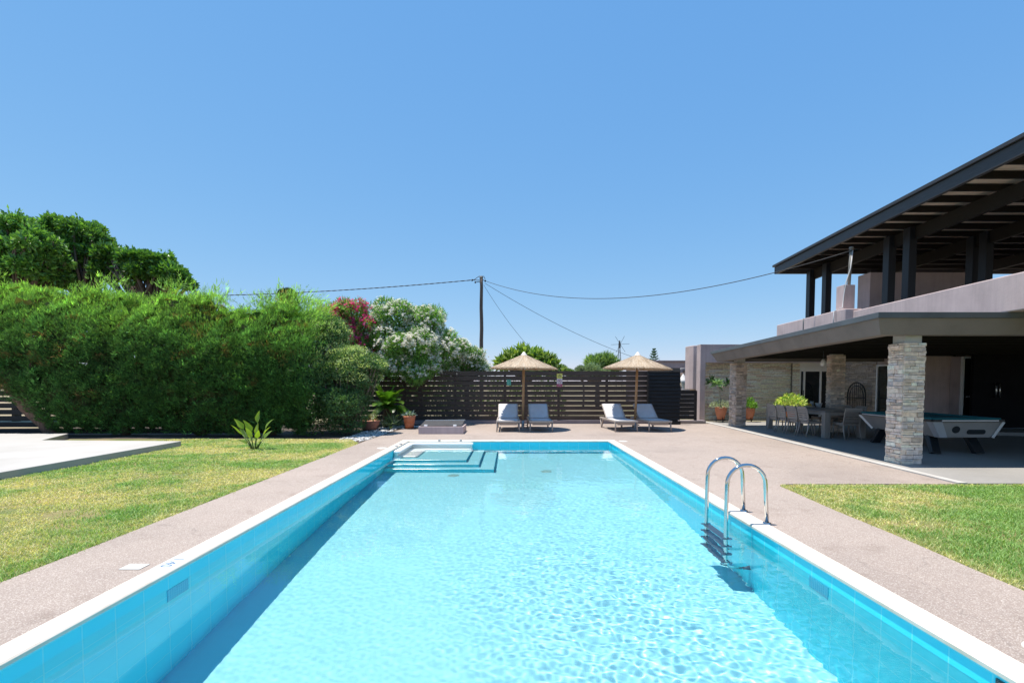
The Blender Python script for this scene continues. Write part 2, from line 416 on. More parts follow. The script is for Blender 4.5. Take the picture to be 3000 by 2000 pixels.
b.prism([(LX, YO1), (tx(YO1), YO1), (tx(18.35), 18.35), (-2.9, 18.35), (-3.0, 16.9), (-3.7, 16.0)], -.1, 0)
deck = tag(b.build('pool_deck', M_DECK), kind='structure')

M_CONC = NT('smooth_concrete'); co = M_CONC.coord()
cc = M_CONC.ramp(M_CONC.noise(.8, 7, co), [(.3, (.26, .25, .235)), (.55, (.30, .288, .272)), (.75, (.33, .318, .30))])
cc = M_CONC.mix(1, cc, M_CONC.ramp(M_CONC.noise(26, 4, co), [(.3, (.93, .93, .93)), (.7, (1.05, 1.05, 1.05))]), 'MULTIPLY')
M_CONC = M_CONC.out(cc, .6, 0, M_CONC.bump(M_CONC.noise(40, 4, co), .12, .003))
b = MB(); b.prism([(tx(7.22)+.16, 7.235), (30, 7.235), (30, 20.4), (tx(19.3)+.16, 19.3)], -.1, .012)
tag(b.build('terrace_floor', M_CONC), kind='structure')
b = MB(); b.prism([(tx(7.22)+.012, 7.24), (tx(7.22)+.148, 7.24), (tx(19.3)+.148, 19.3), (tx(19.3)+.012, 19.3)], -.1, .02)
tag(b.build('terrace_kerb', mat_plain('kerb_concrete', (.47, .45, .42), .7, .1, 3, bump=.2)), kind='structure')
b = MB(); b.prism([(13.6, 14.2), (30, 9.6), (30, 15.2), (13.6, 15.2)], .012, .11)
tag(b.build('terrace_step', M_CONC), kind='structure')

# raised pale concrete patio at the left
k = NT('pale_patio_concrete'); co = k.coord()
M_PATIO = k.out(k.ramp(k.noise(.7, 8, co, .6), [(.3, (.385, .365, .335)), (.5, (.43, .41, .385)), (.7, (.46, .44, .415))]), .7, 0, k.bump(k.noise(30, 5, co), .15, .003))
b = MB(); b.prism([(-40, -6), (-8.0, -6), (-8.02, 11.7), (-11.6, 11.9), (-12.4, 13.5), (-40, 13.5)], -.06, .125)
tag(b.build('patio', M_PATIO, bevel=.01), kind='structure')

# lawns: soil sheets with grass blades standing on them
k = NT('lawn_soil'); co = k.coord()
M_SOIL = k.out(k.ramp(k.noise(1.1, 8, co, .65), [(.3, (.09, .13, .03)), (.5, (.16, .17, .05)), (.68, (.27, .20, .10)), (.8, (.20, .13, .07))]), .95, 0, k.bump(k.noise(25, 5, co), .6, .03))
lawnL = [(-8.0, -6), (LX, -6), (LX, 12.2), (-4.4, 13.2), (-8.3, 13.4), (-12.2, 13.3), (-11.6, 11.9), (-8.02, 11.7)]
lawnR = [(x, y) for x, y in edge[:-1]] + [(tx(7.22)+.3, 7.23), (30, 7.23), (30, -6)]
def sheet(name, poly, z, mat):
    b = MB(); b.add([(x, y, z) for x, y in poly], [tuple(range(len(poly)))]); return tag(b.build(name, mat), kind='structure')
sheet('lawn', lawnL, -.012, M_SOIL)
sheet('lawn', lawnR[::-1], -.012, M_SOIL)

def inside(px, py, poly):
    c = np.zeros(len(px), bool); n = len(poly); j = n-1
    for i in range(n):
        (xi, yi), (xj, yj) = poly[i], poly[j]
        if yi != yj:
            c ^= ((yi > py) != (yj > py)) & (px < (xj-xi)*(py-yi)/(yj-yi)+xi)
        j = i
    return c
def vnoise(x, y, s, seed):
    """smooth value noise on a grid, in numpy"""
    r = np.random.default_rng(seed); g = r.random((64, 64)); x = x*s; y = y*s
    i = np.floor(x).astype(int); j = np.floor(y).astype(int); u = x-i; v = y-j; u = u*u*(3-2*u); v = v*v*(3-2*v)
    f = lambda a, c: g[a % 64, c % 64]
    return f(i, j)*(1-u)*(1-v)+f(i+1, j)*u*(1-v)+f(i, j+1)*(1-u)*v+f(i+1, j+1)*u*v
M_GRASS = mat_tint('grass_blades', .55, .25, .35, .1, gain=2.2)
def grass(name, poly, box, n, seed, dry):
    r = np.random.default_rng(seed)
    # more blades close to the camera
    y = box[2] + (box[3]-box[2])*r.random(n)**1.5; x = box[0] + (box[1]-box[0])*r.random(n)
    ok = inside(x, y, poly); x, y = x[ok], y[ok]; x = x+.013*r.normal(size=len(x)); y = y+.013*r.normal(size=len(y))
    d = .5*vnoise(x, y, 1.1, seed+1)+.3*vnoise(x, y, 3.1, seed+2)+.2*vnoise(x, y, 9, seed+3)
    bare = np.clip((vnoise(x*.6, y, .9, seed+4)*.6+vnoise(x, y, 4, seed+5)*.4-.60)*6, 0, 1)*dry[1]
    ok = r.random(len(x)) > bare*.85; x, y, d, bare = x[ok], y[ok], d[ok], bare[ok]; n = len(x)
    yellow = np.clip((d-.5+dry[0])*3.2 + r.normal(size=n)*.22, 0, 1)
    if x.min() > 0:      # a scorched fringe along the paving
        e_ = np.minimum(x-(3.74+.055*(y-3.5)), 7.24-y); yellow = np.maximum(yellow, np.clip(1.2-e_/.16+.35*r.normal(size=n), 0, 1))
    yellow = yellow[:, None]
    g = lerp_tints(r, n, [(.11, .185, .055), (.14, .22, .07), (.09, .16, .045), (.17, .24, .09)])
    t = lerp_tints(r, n, [(.36, .32, .17), (.30, .30, .13), (.40, .34, .21), (.27, .22, .13)])
    col = (g*(1-yellow)+t*yellow) * (.75+.5*r.random((n, 1)))
    h = (.022+.026*r.random(n))*(1-.45*yellow[:, 0]); wd = .0035*np.clip(y/4, .9, 3)
    a = r.random(n)*2*np.pi; lean = .35+.9*r.random(n); b_ = r.random(n)*2*np.pi
    X = np.stack([np.cos(a)*wd, np.sin(a)*wd, 0*a], 1); tip = np.stack([np.cos(b_)*lean*h, np.sin(b_)*lean*h, h], 1)
    P = np.stack([x, y, np.full(n, -.012)], 1); mid = P + tip*np.array([.35, .35, .6])
    V = np.stack([P-X, P+X, mid+X*.7, P+tip, mid-X*.7], 1).reshape(-1, 3)
    i = np.arange(n)*5; F = np.concatenate([np.stack([i, i+1, i+2], 1), np.stack([i, i+2, i+4], 1), np.stack([i+4, i+2, i+3], 1)])
    return tag(np_mesh(name, V, F, M_GRASS, col=rep(col, 5)), 'short mown grass, green with dry yellow patches', None, None, 'stuff')
grass('grass', lawnL, (-9.5, LX+.02, 2.6, 13.3), 250000, 11, (.17, 1.0))
grass('grass', lawnR, (3.7, 12, 2.2, 7.22), 240000, 21, (.12, .35))

# white pebbles under the shrubs
r = np.random.default_rng(5); n = 900
x = -4.75 + 1.05*r.random(n); y = 12.7 + 4.6*r.random(n)
x = np.where(y > 15.8, x+.35*(y-15.8), x); ok = (x < LX-.01-.25*np.clip(13.4-y, 0, 1)) | (y > 16.2); x, y = x[ok], y[ok]; n = len(x)
ico = []
for i in range(6):
    for j in range(4):
        a = i/6*2*math.pi; t = (-.5+j/3)*math.pi*.98; ico.append((math.cos(a)*math.cos(t), math.sin(a)*math.cos(t), math.sin(t)))
ico = np.array(ico); icf = np.array([[i*4+j, ((i+1) % 6)*4+j, ((i+1) % 6)*4+j+1, i*4+j+1] for i in range(6) for j in range(3)])
sc = np.stack([.02+.035*r.random(n), .02+.03*r.random(n), .015+.015*r.random(n)], 1)
an = r.random(n)*6.28; fr = np.zeros((n, 3, 3)); fr[:, 0, 0] = np.cos(an); fr[:, 0, 1] = np.sin(an); fr[:, 1, 0] = -np.sin(an); fr[:, 1, 1] = np.cos(an); fr[:, 2, 2] = 1
V, F = scatter(ico, icf, np.stack([x, y, np.where(y > 16.2, .0, -.03)+.01*r.random(n)], 1), fr, sc)
col = np.clip(.55+.1*r.normal(size=(n, 1)), .3, .75)*np.array([[1, .99, .96]])
M_PEB = mat_tint('white_pebble', .5, .4, 0, .08)
tag(np_mesh('white_pebbles', V, F, M_PEB, col=rep(col, len(ico)), smooth=True), 'white pebbles scattered along the shrub bed', None, None, 'stuff')
sheet('shrub_bed', [(LX, 12.2), (LX, YO1), (-3.7, 16.0), (-3.0, 16.9), (-2.9, 18.6), (-9, 18.6), (-22, 15.5), (-22, 13.5), (-12.4, 13.5), (-12.2, 13.3), (-8.3, 13.4), (-4.4, 13.2)], -.02, mat_plain('dark_soil', (.075, .055, .04), .95, .4, 5, bump=.6))

# skimmer lids on the deck
M_LID = mat_plain('white_plastic_lid', (.62, .60, .56), .35, .04)
def lid(label, x, y, square):
    b = MB()
    if square: b.box(x-.085, x+.085, y-.06, y+.06, .001, .007)
    else: b.lathe([(0, .007), (.11, .007), (.118, .001)], (x, y, 0), 28, False)
    tag(b.build('skimmer_lid', M_LID, bevel=.002, off=(x, y, 0)), label, 'skimmer lid', 'white skimmer lids in the deck')
lid('square white skimmer lid in the deck beside the depth marker', -3.10, 3.92, True)
lid('round white lid in the deck by the white pool bench', -3.06, 11.35, False)
lid('round white lid in the deck beside the far right pool corner', 2.93, 12.72, False)
lid('round white lid at the deck edge, nearest to the viewer on the right', 3.03, 2.66, False)
# ------------------------------------------------------------------ house
def plaster(name, col, streak=True):
    k = NT(name); co = k.coord()
    c = k.ramp(k.noise(1.6, 7, co, .6), [(.3, tuple(v*.84 for v in col)), (.5, col), (.72, tuple(min(1, v*1.10) for v in col))])
    if streak:
        m = k.coord(scale=(9, 9, .5)); s = k.ramp(k.noise(1.6, 6, m), [(.42, (1, 1, 1)), (.7, (.90, .90, .91))])
        c = k.mix(1, c, s, 'MULTIPLY')
    return k.out(c, .85, 0, k.bump(k.noise(38, 5, co), .35, .006), .2)
M_MAUVE = plaster('mauve_plaster', (.53, .43, .42))
M_MAUVE_D = plaster('grey_mauve_plaster', (.46, .385, .385))
M_PLINTH = plaster('plinth_plaster', (.34, .29, .30))
def wood(name, col, rough=.55, var=.3, sc=(2, 40, 40), spec=.3):
    k = NT(name); co = k.coord(scale=sc)
    f = k.noise(1.2, 6, co, .6)
    return k.out(k.ramp(f, [(.3, tuple(v*(1-var) for v in col)), (.7, tuple(v*(1+var) for v in col))]), rough, 0, k.bump(f, .25, .004), spec)
M_BEAM = wood('dark_painted_beam', (.040, .042, .047), .5, .25, (40, 2, 40))
M_POST = wood('blue_black_post', (.014, .017, .022), .4, .25, (40, 40, 2))
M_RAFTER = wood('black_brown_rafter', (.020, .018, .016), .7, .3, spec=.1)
M_BOARD = wood('brown_ceiling_board', (.72, .57, .44), .7, .3)
M_FASCIA = plaster('grey_brown_fascia', (.20, .178, .162), False)
M_CAP = mat_plain('slate_grey_roof_edge', (.085, .100, .110), .55, .18, 2)
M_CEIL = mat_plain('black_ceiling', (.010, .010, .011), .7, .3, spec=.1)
M_WHITEALU = mat_plain('white_aluminium', (.78, .79, .80), .4, .03)
M_STONE = mat_tint('split_stone', .85, .2, 0, .22, 14, .5)
k = NT('dark_glass'); M_GLASS = k.out((.012, .017, .02), .04, 0, None, .6)
M_CURTAIN = mat_plain('grey_curtain', (.42, .44, .45), .9, .2, 9)
M_BLACKDOOR = mat_plain('black_door_panel', (.009, .009, .011), .7, .3, 2, spec=.08)
M_STEEL = NT('brushed_steel').out((.52, .52, .5), .3, 1)
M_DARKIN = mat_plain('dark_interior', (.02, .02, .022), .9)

house = thing('villa', (9, 14, 0), 'two storey mauve villa with dark roofed terrace and stone clad columns', 'house')

def stones(r, u0, u1, z0, z1, hmin=.035, hmax=.085, lmin=.12, lmax=.42):
    """coursed ledge stones on a u-z rectangle: list of (u0,u1,z0,z1,protrusion)"""
    out = []; z = z0
    while z < z1-1e-6:
        h = min(r.uniform(hmin, hmax), z1-z)
        if z1-z-h < .02: h = z1-z
        u = u0
        while u < u1-1e-6:
            l = min(r.uniform(lmin, lmax), u1-u)
            if u1-u-l < .06: l = u1-u
            if h > .06 and r.random() < .3:
                s = h*r.uniform(.4, .6); out += [(u, u+l, z, z+s, r.random()), (u, u+l, z+s, z+h, r.random())]
            else: out.append((u, u+l, z, z+h, r.random()))
            u += l
        z += h
    return out
STONE_T = [(.385, .31, .25), (.33, .275, .235), (.42, .355, .295), (.36, .285, .22), (.28, .25, .235), (.40, .325, .28), (.25, .205, .165)]
def stone_mesh(name, faces, seed, parent, tints=STONE_T, gain=1.0, prot=.018, **kw):
    """faces: (origin, u direction, outward normal, width, z0, z1)"""
    r = np.random.default_rng(seed); parts = []
    bx = np.array([(0,0,0),(1,0,0),(1,1,0),(0,1,0),(0,0,1),(1,0,1),(1,1,1),(0,1,1)], float)
    bf = np.array([(4,5,6,7),(0,1,5,4),(1,2,6,5),(2,3,7,6),(3,0,4,7)])
    for org, u, nrm, wd, z0, z1 in faces:
        org, u, nrm = map(np.array, (org, u, nrm))
        for a, c, e, f, p in stones(r, 0, wd, z0, z1, **kw):
            d = .006+prot*p; q = bx.copy(); q[4:, :2] *= 1; g = .0035
            X = np.where(q[:, 0] > .5, c-g, a+g)+r.normal(size=8)*.0025; Z = np.where(q[:, 1] > .5, f-g, e+g)+r.normal(size=8)*.0025; D = np.where(q[:, 2] > .5, d, -.03)+np.where(q[:, 2] > .5, r.normal(size=8)*.003, 0)
            V = org+X[:, None]*u+D[:, None]*nrm; V[:, 2] += Z
            col = np.clip(lerp_tints(r, 1, tints)*gain*(.85+.3*r.random()), 0, .8)
            parts.append((V, bf, rep(col, 8)))
    V, F, C = join(parts); return np_mesh(name, V, F, M_STONE, parent, C)
M_MORTAR = mat_plain('dark_mortar', (.20, .18, .165), .95, .2)
def stone_column(x0, x1, y0, y1, z1, zt, seed, gain=1.0):
    b = MB(); b.box(x0+.01, x1-.01, y0+.01, y1-.01, 0, z1); core = b.build('column', M_MORTAR, house)
    stone_mesh('stone_facing', [((x0, y0, 0), (1, 0, 0), (0, -1, 0), x1-x0, .012, z1), ((x0, y1, 0), (0, -1, 0), (-1, 0, 0), y1-y0, .012, z1), ((x1, y0, 0), (0, 1, 0), (1, 0, 0), y1-y0, .012, z1), ((x1, y1, 0), (-1, 0, 0), (0, 1, 0), x1-x0, .012, z1)], seed, core, gain=gain, prot=.026, hmin=.035, hmax=.10, lmin=.07, lmax=.27)
    b = MB(); b.box(x0+.035, x1-.035, y0+.035, y1-.035, z1, zt); b.build('column_head', mat_plain('pale_render', (.46, .45, .43), .8, .15, 4, bump=.3) if 'pale_render' not in bpy.data.materials else bpy.data.materials['pale_render'], core)
stone_column(7.25, 7.63, 8.99, 9.35, 2.26, 2.62, 41, 2.1)
stone_column(7.86, 8.21, 17.0, 17.5, 2.24, 2.50, 42, 1.5)
stone_column(9.86, 10.28, 15.0, 15.2, 2.40, 2.54, 43, 1.9)

# lower terrace roof: cap, inward sloping fascia, black slatted ceiling
T = [(6.56, 8.74), (30, 8.74), (30, 17.7), (7.22, 17.7)]
T2 = [(6.60, 8.78), (30, 8.78), (30, 17.66), (7.25, 17.66)]
Bt = [(6.73, 8.90), (30, 8.90), (30, 17.45), (7.37, 17.45)]
Bi = [(7.0, 9.08), (30, 9.08), (30, 17.3), (7.62, 17.3)]
def fall(o):      # the roof drops a little towards its far end
    for v in o.data.vertices:
        v.co.z -= .0115*max(0, v.co.y+14-8.74)
    return o
roof = fall(MB().prism(T, 2.685, 2.79).build('terrace_roof', M_CAP, house, .006))
b = MB(); n = 4
rings = [[(x, y, 2.684) for x, y in T2], [(x, y, 2.40) for x, y in Bt], [(x, y, 2.40) for x, y in Bi], [(x, y, 2.6) for x, y in Bi]]
b.add(sum(rings, []), [(i*4+k, (i+1)*4+k, (i+1)*4+(k+1) % 4, i*4+(k+1) % 4) for i in range(3) for k in range(4)])
fall(b.build('fascia', M_FASCIA, roof))
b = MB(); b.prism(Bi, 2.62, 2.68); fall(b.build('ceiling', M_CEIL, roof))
b = MB()
for i in range(20):
    y = 9.3+i*.41
    x0 = 7.04+.0755*(y-9.08)
    b.box(x0, 20, y-.035, y+.035, 2.5, 2.619)
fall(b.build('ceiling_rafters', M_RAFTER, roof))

# rear stone wall, window, pillar and header
def wall_box(name, x0, x1, y0, y1, z0, z1, mat, par=house, bev=.004): return MB().box(x0, x1, y0, y1, z0, z1).build(name, mat, par, bev)
wl = wall_box('rear_wall', 7.7, 11.72, 19.95, 20.3, 0, 2.72, M_MORTAR)
stone_mesh('stone_facing', [((7.7, 19.95, 0), (1, 0, 0), (0, -1, 0), 3.75, .012, 2.72)], 44, wl, gain=2.6, prot=.03, hmin=.03, hmax=.06, lmin=.2, lmax=.7)
stone_mesh('stone_facing', [((11.45, 19.8, 0), (1, 0, 0), (0, -1, 0), .28, .012, 2.72)], 45, wl, gain=2.6, prot=.02, hmin=.03, hmax=.06, lmin=.1, lmax=.28)
wall_box('rear_wall_return', 11.46, 11.72, 19.81, 19.949, 0, 2.72, M_MORTAR, wl, 0)
pl = wall_box('pillar', 7.50, 7.71, 19.35, 19.75, 0, 3.08, M_MAUVE)
wall_box('header', 7.713, 13.2, 19.36, 20.0, 2.36, 3.08, M_MAUVE)
wall_box('flat_roof', 13.21, 30, 15.2, 20.4, 2.73, 2.785, M_MAUVE_D)
b = MB(); pr = [(7.62, 20.9), (7.70, 20.66), (7.85, 20.6), (8.6, 20.6), (8.6, 21.4), (7.62, 21.4)]
b.prism(pr, 1.27, 3.14); b.build('side_wall', M_MAUVE, house, .02)
wall_box('side_wall_base', 7.80, 8.5, 20.75, 21.3, 0, 1.268, M_MAUVE_D)

def slider(x0, x1, y, z0, z1, box_h, splits, name='sliding_door'):
    """white aluminium sliding door facing the camera, with a roller shutter box"""
    f = MB(); t = .06
    f.box(x0, x0+t, y-.08, y, z0, z1); f.box(x1-t, x1, y-.08, y, z0, z1); f.box(x0+t, x1-t, y-.079, y, z1-t, z1); f.box(x0+t, x1-t, y-.079, y, z0, z0+.05)
    for s in splits: f.box(s-.035, s+.035, y-.07, y-.005, z0+.05, z1-t)
    d = f.build(name, M_WHITEALU, house, .004)
    MB().box(x0+t, x1-t, y-.03, y-.02, z0+.05, z1-t).build('glass', M_GLASS, d)
    c = MB(); n = 40
    xs = np.linspace(x0+t, x0+t+(x1-x0)*.38, n)
    c.add([(x, y+.08+.03*math.sin(i*1.3), z) for i, x in enumerate(xs) for z in (z0+.06, z1-t)], [(2*i, 2*i+2, 2*i+3, 2*i+1) for i in range(n-1)], True); c.build('curtain', M_CURTAIN, d)
    if box_h: MB().box(x0-.01, x1+.01, y-.11, y+.05, z1, z1+box_h).build('shutter_box', M_WHITEALU, d, .006)
    h = MB(); h.box(splits[0]-.05, splits[0]-.03, y-.1, y-.072, 1.0, 1.25) if splits else None
    if splits: h.build('handle', M_DGREY, d)
    return d
slider(11.74, 13.3, 19.9, .012, 2.08, .32, (11.95, 12.62, 13.0))
wall_box('lintel', 11.74, 13.3, 19.91, 20.2, 2.42, 2.72, M_STONE if 0 else M_MAUVE_D)
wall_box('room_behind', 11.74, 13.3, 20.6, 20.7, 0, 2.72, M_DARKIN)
# west wall of the house body: stone clad with a door, then plaster
ws = wall_box('west_wall', 13.22, 13.6, 17.62, 19.94, 0, 2.72, M_MORTAR)
stone_mesh('stone_facing', [((13.22, 19.94, 0), (0, -1, 0), (-1, 0, 0), 2.32, .012, 2.72)], 46, ws, gain=1.3, hmin=.03, hmax=.07, lmin=.15, lmax=.55)
wall_box('west_wall', 13.24, 13.6, 16.2, 16.5, 0, 2.72, M_MAUVE_D)
wall_box('west_wall_head', 13.24, 13.6, 16.5, 17.62, 2.21, 2.72, M_MAUVE_D)
f = MB(); x = 13.24
for y0, y1, z0, z1 in ((16.5, 16.56, .012, 2.2), (17.56, 17.62, .012, 2.2), (16.56, 17.56, 2.14, 2.2), (17.02, 17.08, .012, 2.14)): f.box(x-.03, x+.06, y0, y1, z0, z1)
d = f.build('garden_door', M_WHITEALU, house, .004); MB().box(x+.01, x+.02, 16.56, 17.56, .012, 2.14).build('glass', M_GLASS, d)
wall_box('plaster_wall', 13.24, 14.44, 16.0, 16.2, 0, 2.72, plaster('brown_mauve_plaster', (.56, .45, .44)))
wall_box('plaster_return', 14.44, 14.6, 15.66, 16.2, 0, 2.72, M_MAUVE_D)
slider(14.45, 15.3, 15.65, .11, 2.38, 0, (15.25,))
wall_box('lintel', 14.44, 15.3, 15.66, 15.9, 2.38, 2.72, M_MAUVE_D)
MB().box(14.6, 14.82, 15.57, 15.585, 1.08, 1.12).build('door_bar', M_WHITEALU, house)
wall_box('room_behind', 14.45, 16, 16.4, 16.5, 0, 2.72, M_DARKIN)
bd = wall_box('black_double_door', 14.52, 20, 15.28, 15.38, .11, 2.72, M_BLACKDOOR)
hb = MB()
for hx, hz in ((15.18, 1.1), (15.29, 1.1)):
    hb.tube([(hx, 15.27, hz), (hx, 15.2, hz), (hx, 15.2, hz+.42), (hx, 15.27, hz+.42)], .024, 8)
hb.build('door_handle', M_STEEL, bd)
b = MB(); b.lathe([(0, .06), (.07, .05), (.08, 0), (.06, -.08), (0, -.1)], (14.62, 15.55, 2.6), 12); b.build('wall_lamp', mat_plain('frosted_lamp', (.3, .3, .3), .3), house)

# upper floor: slab, parapet, stair block
def px_(y): return 8.86 + .054*(y-8.39)
b = MB(); b.prism([(px_(5)+.1, 5), (30, 5), (30, 20.25), (12.4, 20.25), (12.4, 17.62), (px_(17)+.1, 17.62)], 2.795, 2.97); b.build('upper_floor', M_MAUVE_D, house)
b = MB(); J = 13.05
b.prism([(px_(4), 4), (px_(4)+.25, 4), (px_(J)+.25, J), (px_(J), J)], 2.792, 3.45)
b.build('parapet', M_MAUVE, house, .02)
b = MB(); o_ = .22
b.prism([(px_(J)-.0, J+.001), (px_(J)+.25, J+.001), (px_(16.75)+.25, 16.75), (px_(16.75)-o_, 16.75), (px_(J)-o_, J+.14), (px_(J)-o_+.05, J+.04)], 2.792, 3.52)
b.build('parapet', M_MAUVE, house, .02)
wall_box('stair_block', 11.34, 15.0, 15.5, 16.05, 2.97, 5.03, M_MAUVE_D)
ch = wall_box('mast_base', 9.16, 9.47, 13.5, 13.82, 3.5, 4.24, M_MAUVE, house, .01)
M_GALV = mat_plain('galvanised_pipe', (.17, .165, .15), .7, .2, 6, 0)
b = MB(); b.tube([(9.4, 13.66, 4.24), (9.42, 13.66, 4.7), (9.44, 13.66, 5.27)], .042, 10); b.lathe([(.05, .0), (.062, .02), (.05, .06), (0, .07)], (9.44, 13.66, 5.25), 10)
b.build('mast_pipe', M_GALV, ch)
b = MB(); b.tube([(9.44, 13.6, 5.2), (9.36, 13.55, 4.7), (9.2, 13.48, 4.3), (9.13, 13.45, 3.95), (9.10, 13.45, 3.6), (8.85, 13.42, 3.5), (8.83, 13.42, 2.9)], .015, 8)
b.build('white_conduit', mat_plain('white_conduit', (.45, .46, .47), .5), ch)
b = MB(); b.tube([(px_(15.05)-o_-.012, 15.05, 2.9), (px_(15.05)-o_-.012, 15.05, 3.53)], .016, 6); b.build('parapet_cable', M_DGREY, house)

# upper pergola roof: edge beam, rafters, boards, inner beams, posts
def ox(y): return 9.63 + .075*(y-18)
def ix(y): return 10.35 + .067*(y-9.8)
perg = MB().prism([(ox(3)-.05, 3), (30, 3), (30, 18.05), (ox(18.05)-.05, 18.05)], 5.79, 5.86).build('pergola_roof', M_BEAM, house)
b = MB(); b.prism([(ox(3), 3), (ox(3)+.09, 3), (ox(18)+.09, 17.9), (ox(18), 17.9)], 5.52, 5.775); b.build('edge_beam', M_BEAM, perg, .006)
b = MB(); b.prism([(ox(18), 17.902), (30, 17.902), (30, 17.99), (ox(18), 17.99)], 5.53, 5.775); b.build('end_beam', M_BEAM, perg, .006)
b = MB(); b.prism([(ox(3)+.1, 3), (30, 3), (30, 17.88), (ox(17.88)+.1, 17.88)], 5.745, 5.775); b.build('ceiling_boards', M_BOARD, perg)
b = MB(); y = 17.43
while y > 3.2:
    b.box(ox(y)+.095, 30, y-.03, y+.03, 5.60, 5.744); y -= .63
b.build('rafters', M_RAFTER, perg)
for f_, y0 in ((ix, 17.2), (lambda y: 12.6+.067*(y-9.8), 17.6), (lambda y: 15.6+.067*(y-9.8), 17.6)):
    b = MB(); b.prism([(f_(3)-.06, 3), (f_(3)+.06, 3), (f_(y0+.6)+.06, y0+.6), (f_(y0+.6)-.06, y0+.6)], 5.27, 5.598); b.build('inner_beam', M_RAFTER, perg, .006)
for x, y in ((10.87, 17.65), (10.81, 16.66), (10.60, 13.65), (10.55, 12.9), (12.92, 13.65), (12.9, 13.25), (12.95, 17.5)):
    b = MB(); b.box(x-.2, x+.0, y-.11, y+.11, 2.97, 5.59); b.build('pergola_post', M_POST, house, .008)
    b = MB(); b.box(x-.24, x+.04, y-.15, y+.15, 2.97, 3.0); 
# ------------------------------------------------------------------ fences and gate
M_FENCE = wood('dark_brown_fence_board', (.072, .054, .046), .6, .35, (1.5, 30, 30))
M_BLACKWOOD = wood('black_stained_board', (.022, .022, .023), .6, .45, (1.5, 30, 30))
def slat_fence(name, label, xs, y, zs, slat_h, gap, mat, seed, top=None, group=None):
    t = thing(name, ((xs[0]+xs[-1])/2, y, 0), label, 'fence', group); r = random.Random(seed)
    for i in range(len(xs)-1):
        b = MB(); z = zs[0]
        while z + slat_h*.6 < zs[1]:
            h = slat_h; dy = r.uniform(-.004, .004); dz = r.uniform(-.004, .004)
            v = [(xs[i]+.004, y-.012+dy, z+dz), (xs[i+1]-.004, y-.012+dy, z+r.uniform(-.004, .004))]
            b.bar((v[0][0], v[0][1], v[0][2]+h/2), (v[1][0], v[1][1], v[1][2]+h/2), .022, h); z += slat_h+gap
        b.build('slat_panel', mat, t, .002)
    for x in xs:
        MB().box(x-.045, x+.045, y+.004, y+.09, 0, zs[1]-.02).build('fence_post', mat, t, .003)
    return t
back = slat_fence('slat_fence', 'long dark brown horizontal slat fence behind the sun loungers', [-7.0, -4.1, -2.17, -.27, 1.78, 3.62, 5.2], 18.5, (.13, 2.02), .169, .0195, M_FENCE, 1)
MB().box(-7.0, 6.2, 18.42, 18.75, -.05, .125).build('plinth', M_PLINTH, back, .006)
b = MB()
for i in range(22): b.lathe([(0, .006), (.008, .004), (.009, 0)], (0, 0, 0), 6)
slat_fence('slat_fence', 'dark slat fence with wide gaps behind the cypress hedge', [-24, -21.5, -19, -16.6, -14.05, -11.6, -9.2, -7.05], 14.6, (.02, 2.1), .145, .045, M_BLACKWOOD, 2)
gate = thing('slatted_gate', (5.72, 18.12, 0), 'black overlapping board gate standing in front of the fence end by the wall', 'gate')
b = MB(); r = random.Random(4); z = .16
while z < 1.98:
    t_ = r.uniform(-.012, .012); b.sweep([Vector(p) for p in ((0, -.05, 0), (0, .0, .15), (0, .022, .15), (0, -.022, 0))], (5.08+t_, 18.1, z), (6.28+t_*2, 18.1, z)); z += .138
b.build('board_panel', M_BLACKWOOD, gate)
b = MB(); b.box(5.05, 5.10, 18.04, 18.09, .1, 2.03); b.box(6.16, 6.22, 18.125, 18.18, .1, 2.03); b.box(5.1, 6.16, 18.13, 18.17, .12, .18); b.box(5.1, 6.16, 18.13, 18.17, 1.9, 1.96)
b.build('gate_frame', M_BLACKWOOD, gate, .003)
b = MB(); b.box(5.85, 6.28, 18.0, 18.26, .0, .12); b.build('gate_foot', M_BLACKWOOD, gate, .004)
b = MB(); 
low = slat_fence('low_board_fence', 'low black board fence between the gate and the mauve pillar', [6.30, 7.12], 18.75, (.14, 1.27), .15, .012, M_BLACKWOOD, 5)
MB().box(6.22, 7.46, 18.6, 19.0, -.05, .10).build('plinth', M_PLINTH, low, .005)

# signs on the fence
def sign_text(body, size, loc, parent, mat, base):
    cu = bpy.data.curves.new('sign_lettering', 'FONT'); cu.body = body; cu.size = size; cu.align_x = 'CENTER'; cu.align_y = 'CENTER'; cu.extrude = .0004
    text_mesh(cu, 'lettering', mat, parent, tuple(Vector(loc)-Vector(base)), (R(90), 0, 0))
M_SGREEN = mat_plain('green_sign', (.02, .30, .22), .4, .08); M_SWHITE = mat_plain('sign_white', (.62, .60, .64), .4, .04); M_SYEL = mat_plain('sign_yellow', (.58, .55, .12), .4, .06); M_SRED = mat_plain('sign_red', (.36, .03, .10), .4, .06); M_SINK = mat_plain('sign_ink', (.05, .04, .05), .5); M_SMINT = mat_plain('sign_mint', (.22, .55, .45), .4, .05)
g = thing('green_sign', (-.127, 18.46, 1.56), 'small green information sign with a pale border on the fence', 'sign')
MB().box(-.20, -.04, 18.462, 18.47, 1.46, 1.67).build('plate', M_SGREEN, g, .003)
b = MB()
for x0, x1, z0, z1 in ((-.195, -.045, 1.655, 1.665), (-.195, -.045, 1.465, 1.475), (-.195, -.185, 1.475, 1.655), (-.055, -.045, 1.475, 1.655)): b.box(x0, x1, 18.459, 18.462, z0, z1)
b.build('border', M_SMINT, g)
b = MB()
for i in range(6): b.box(-.17, -.07-.02*(i % 3), 18.459, 18.462, 1.50+i*.022, 1.512+i*.022)
b.build('print_lines', M_SMINT, g)
base = (1.81, 18.46, 1.6); g = thing('pool_warning_sign', base, 'tall warning sign, yellow over white and red, on the fence between the parasols', 'sign')
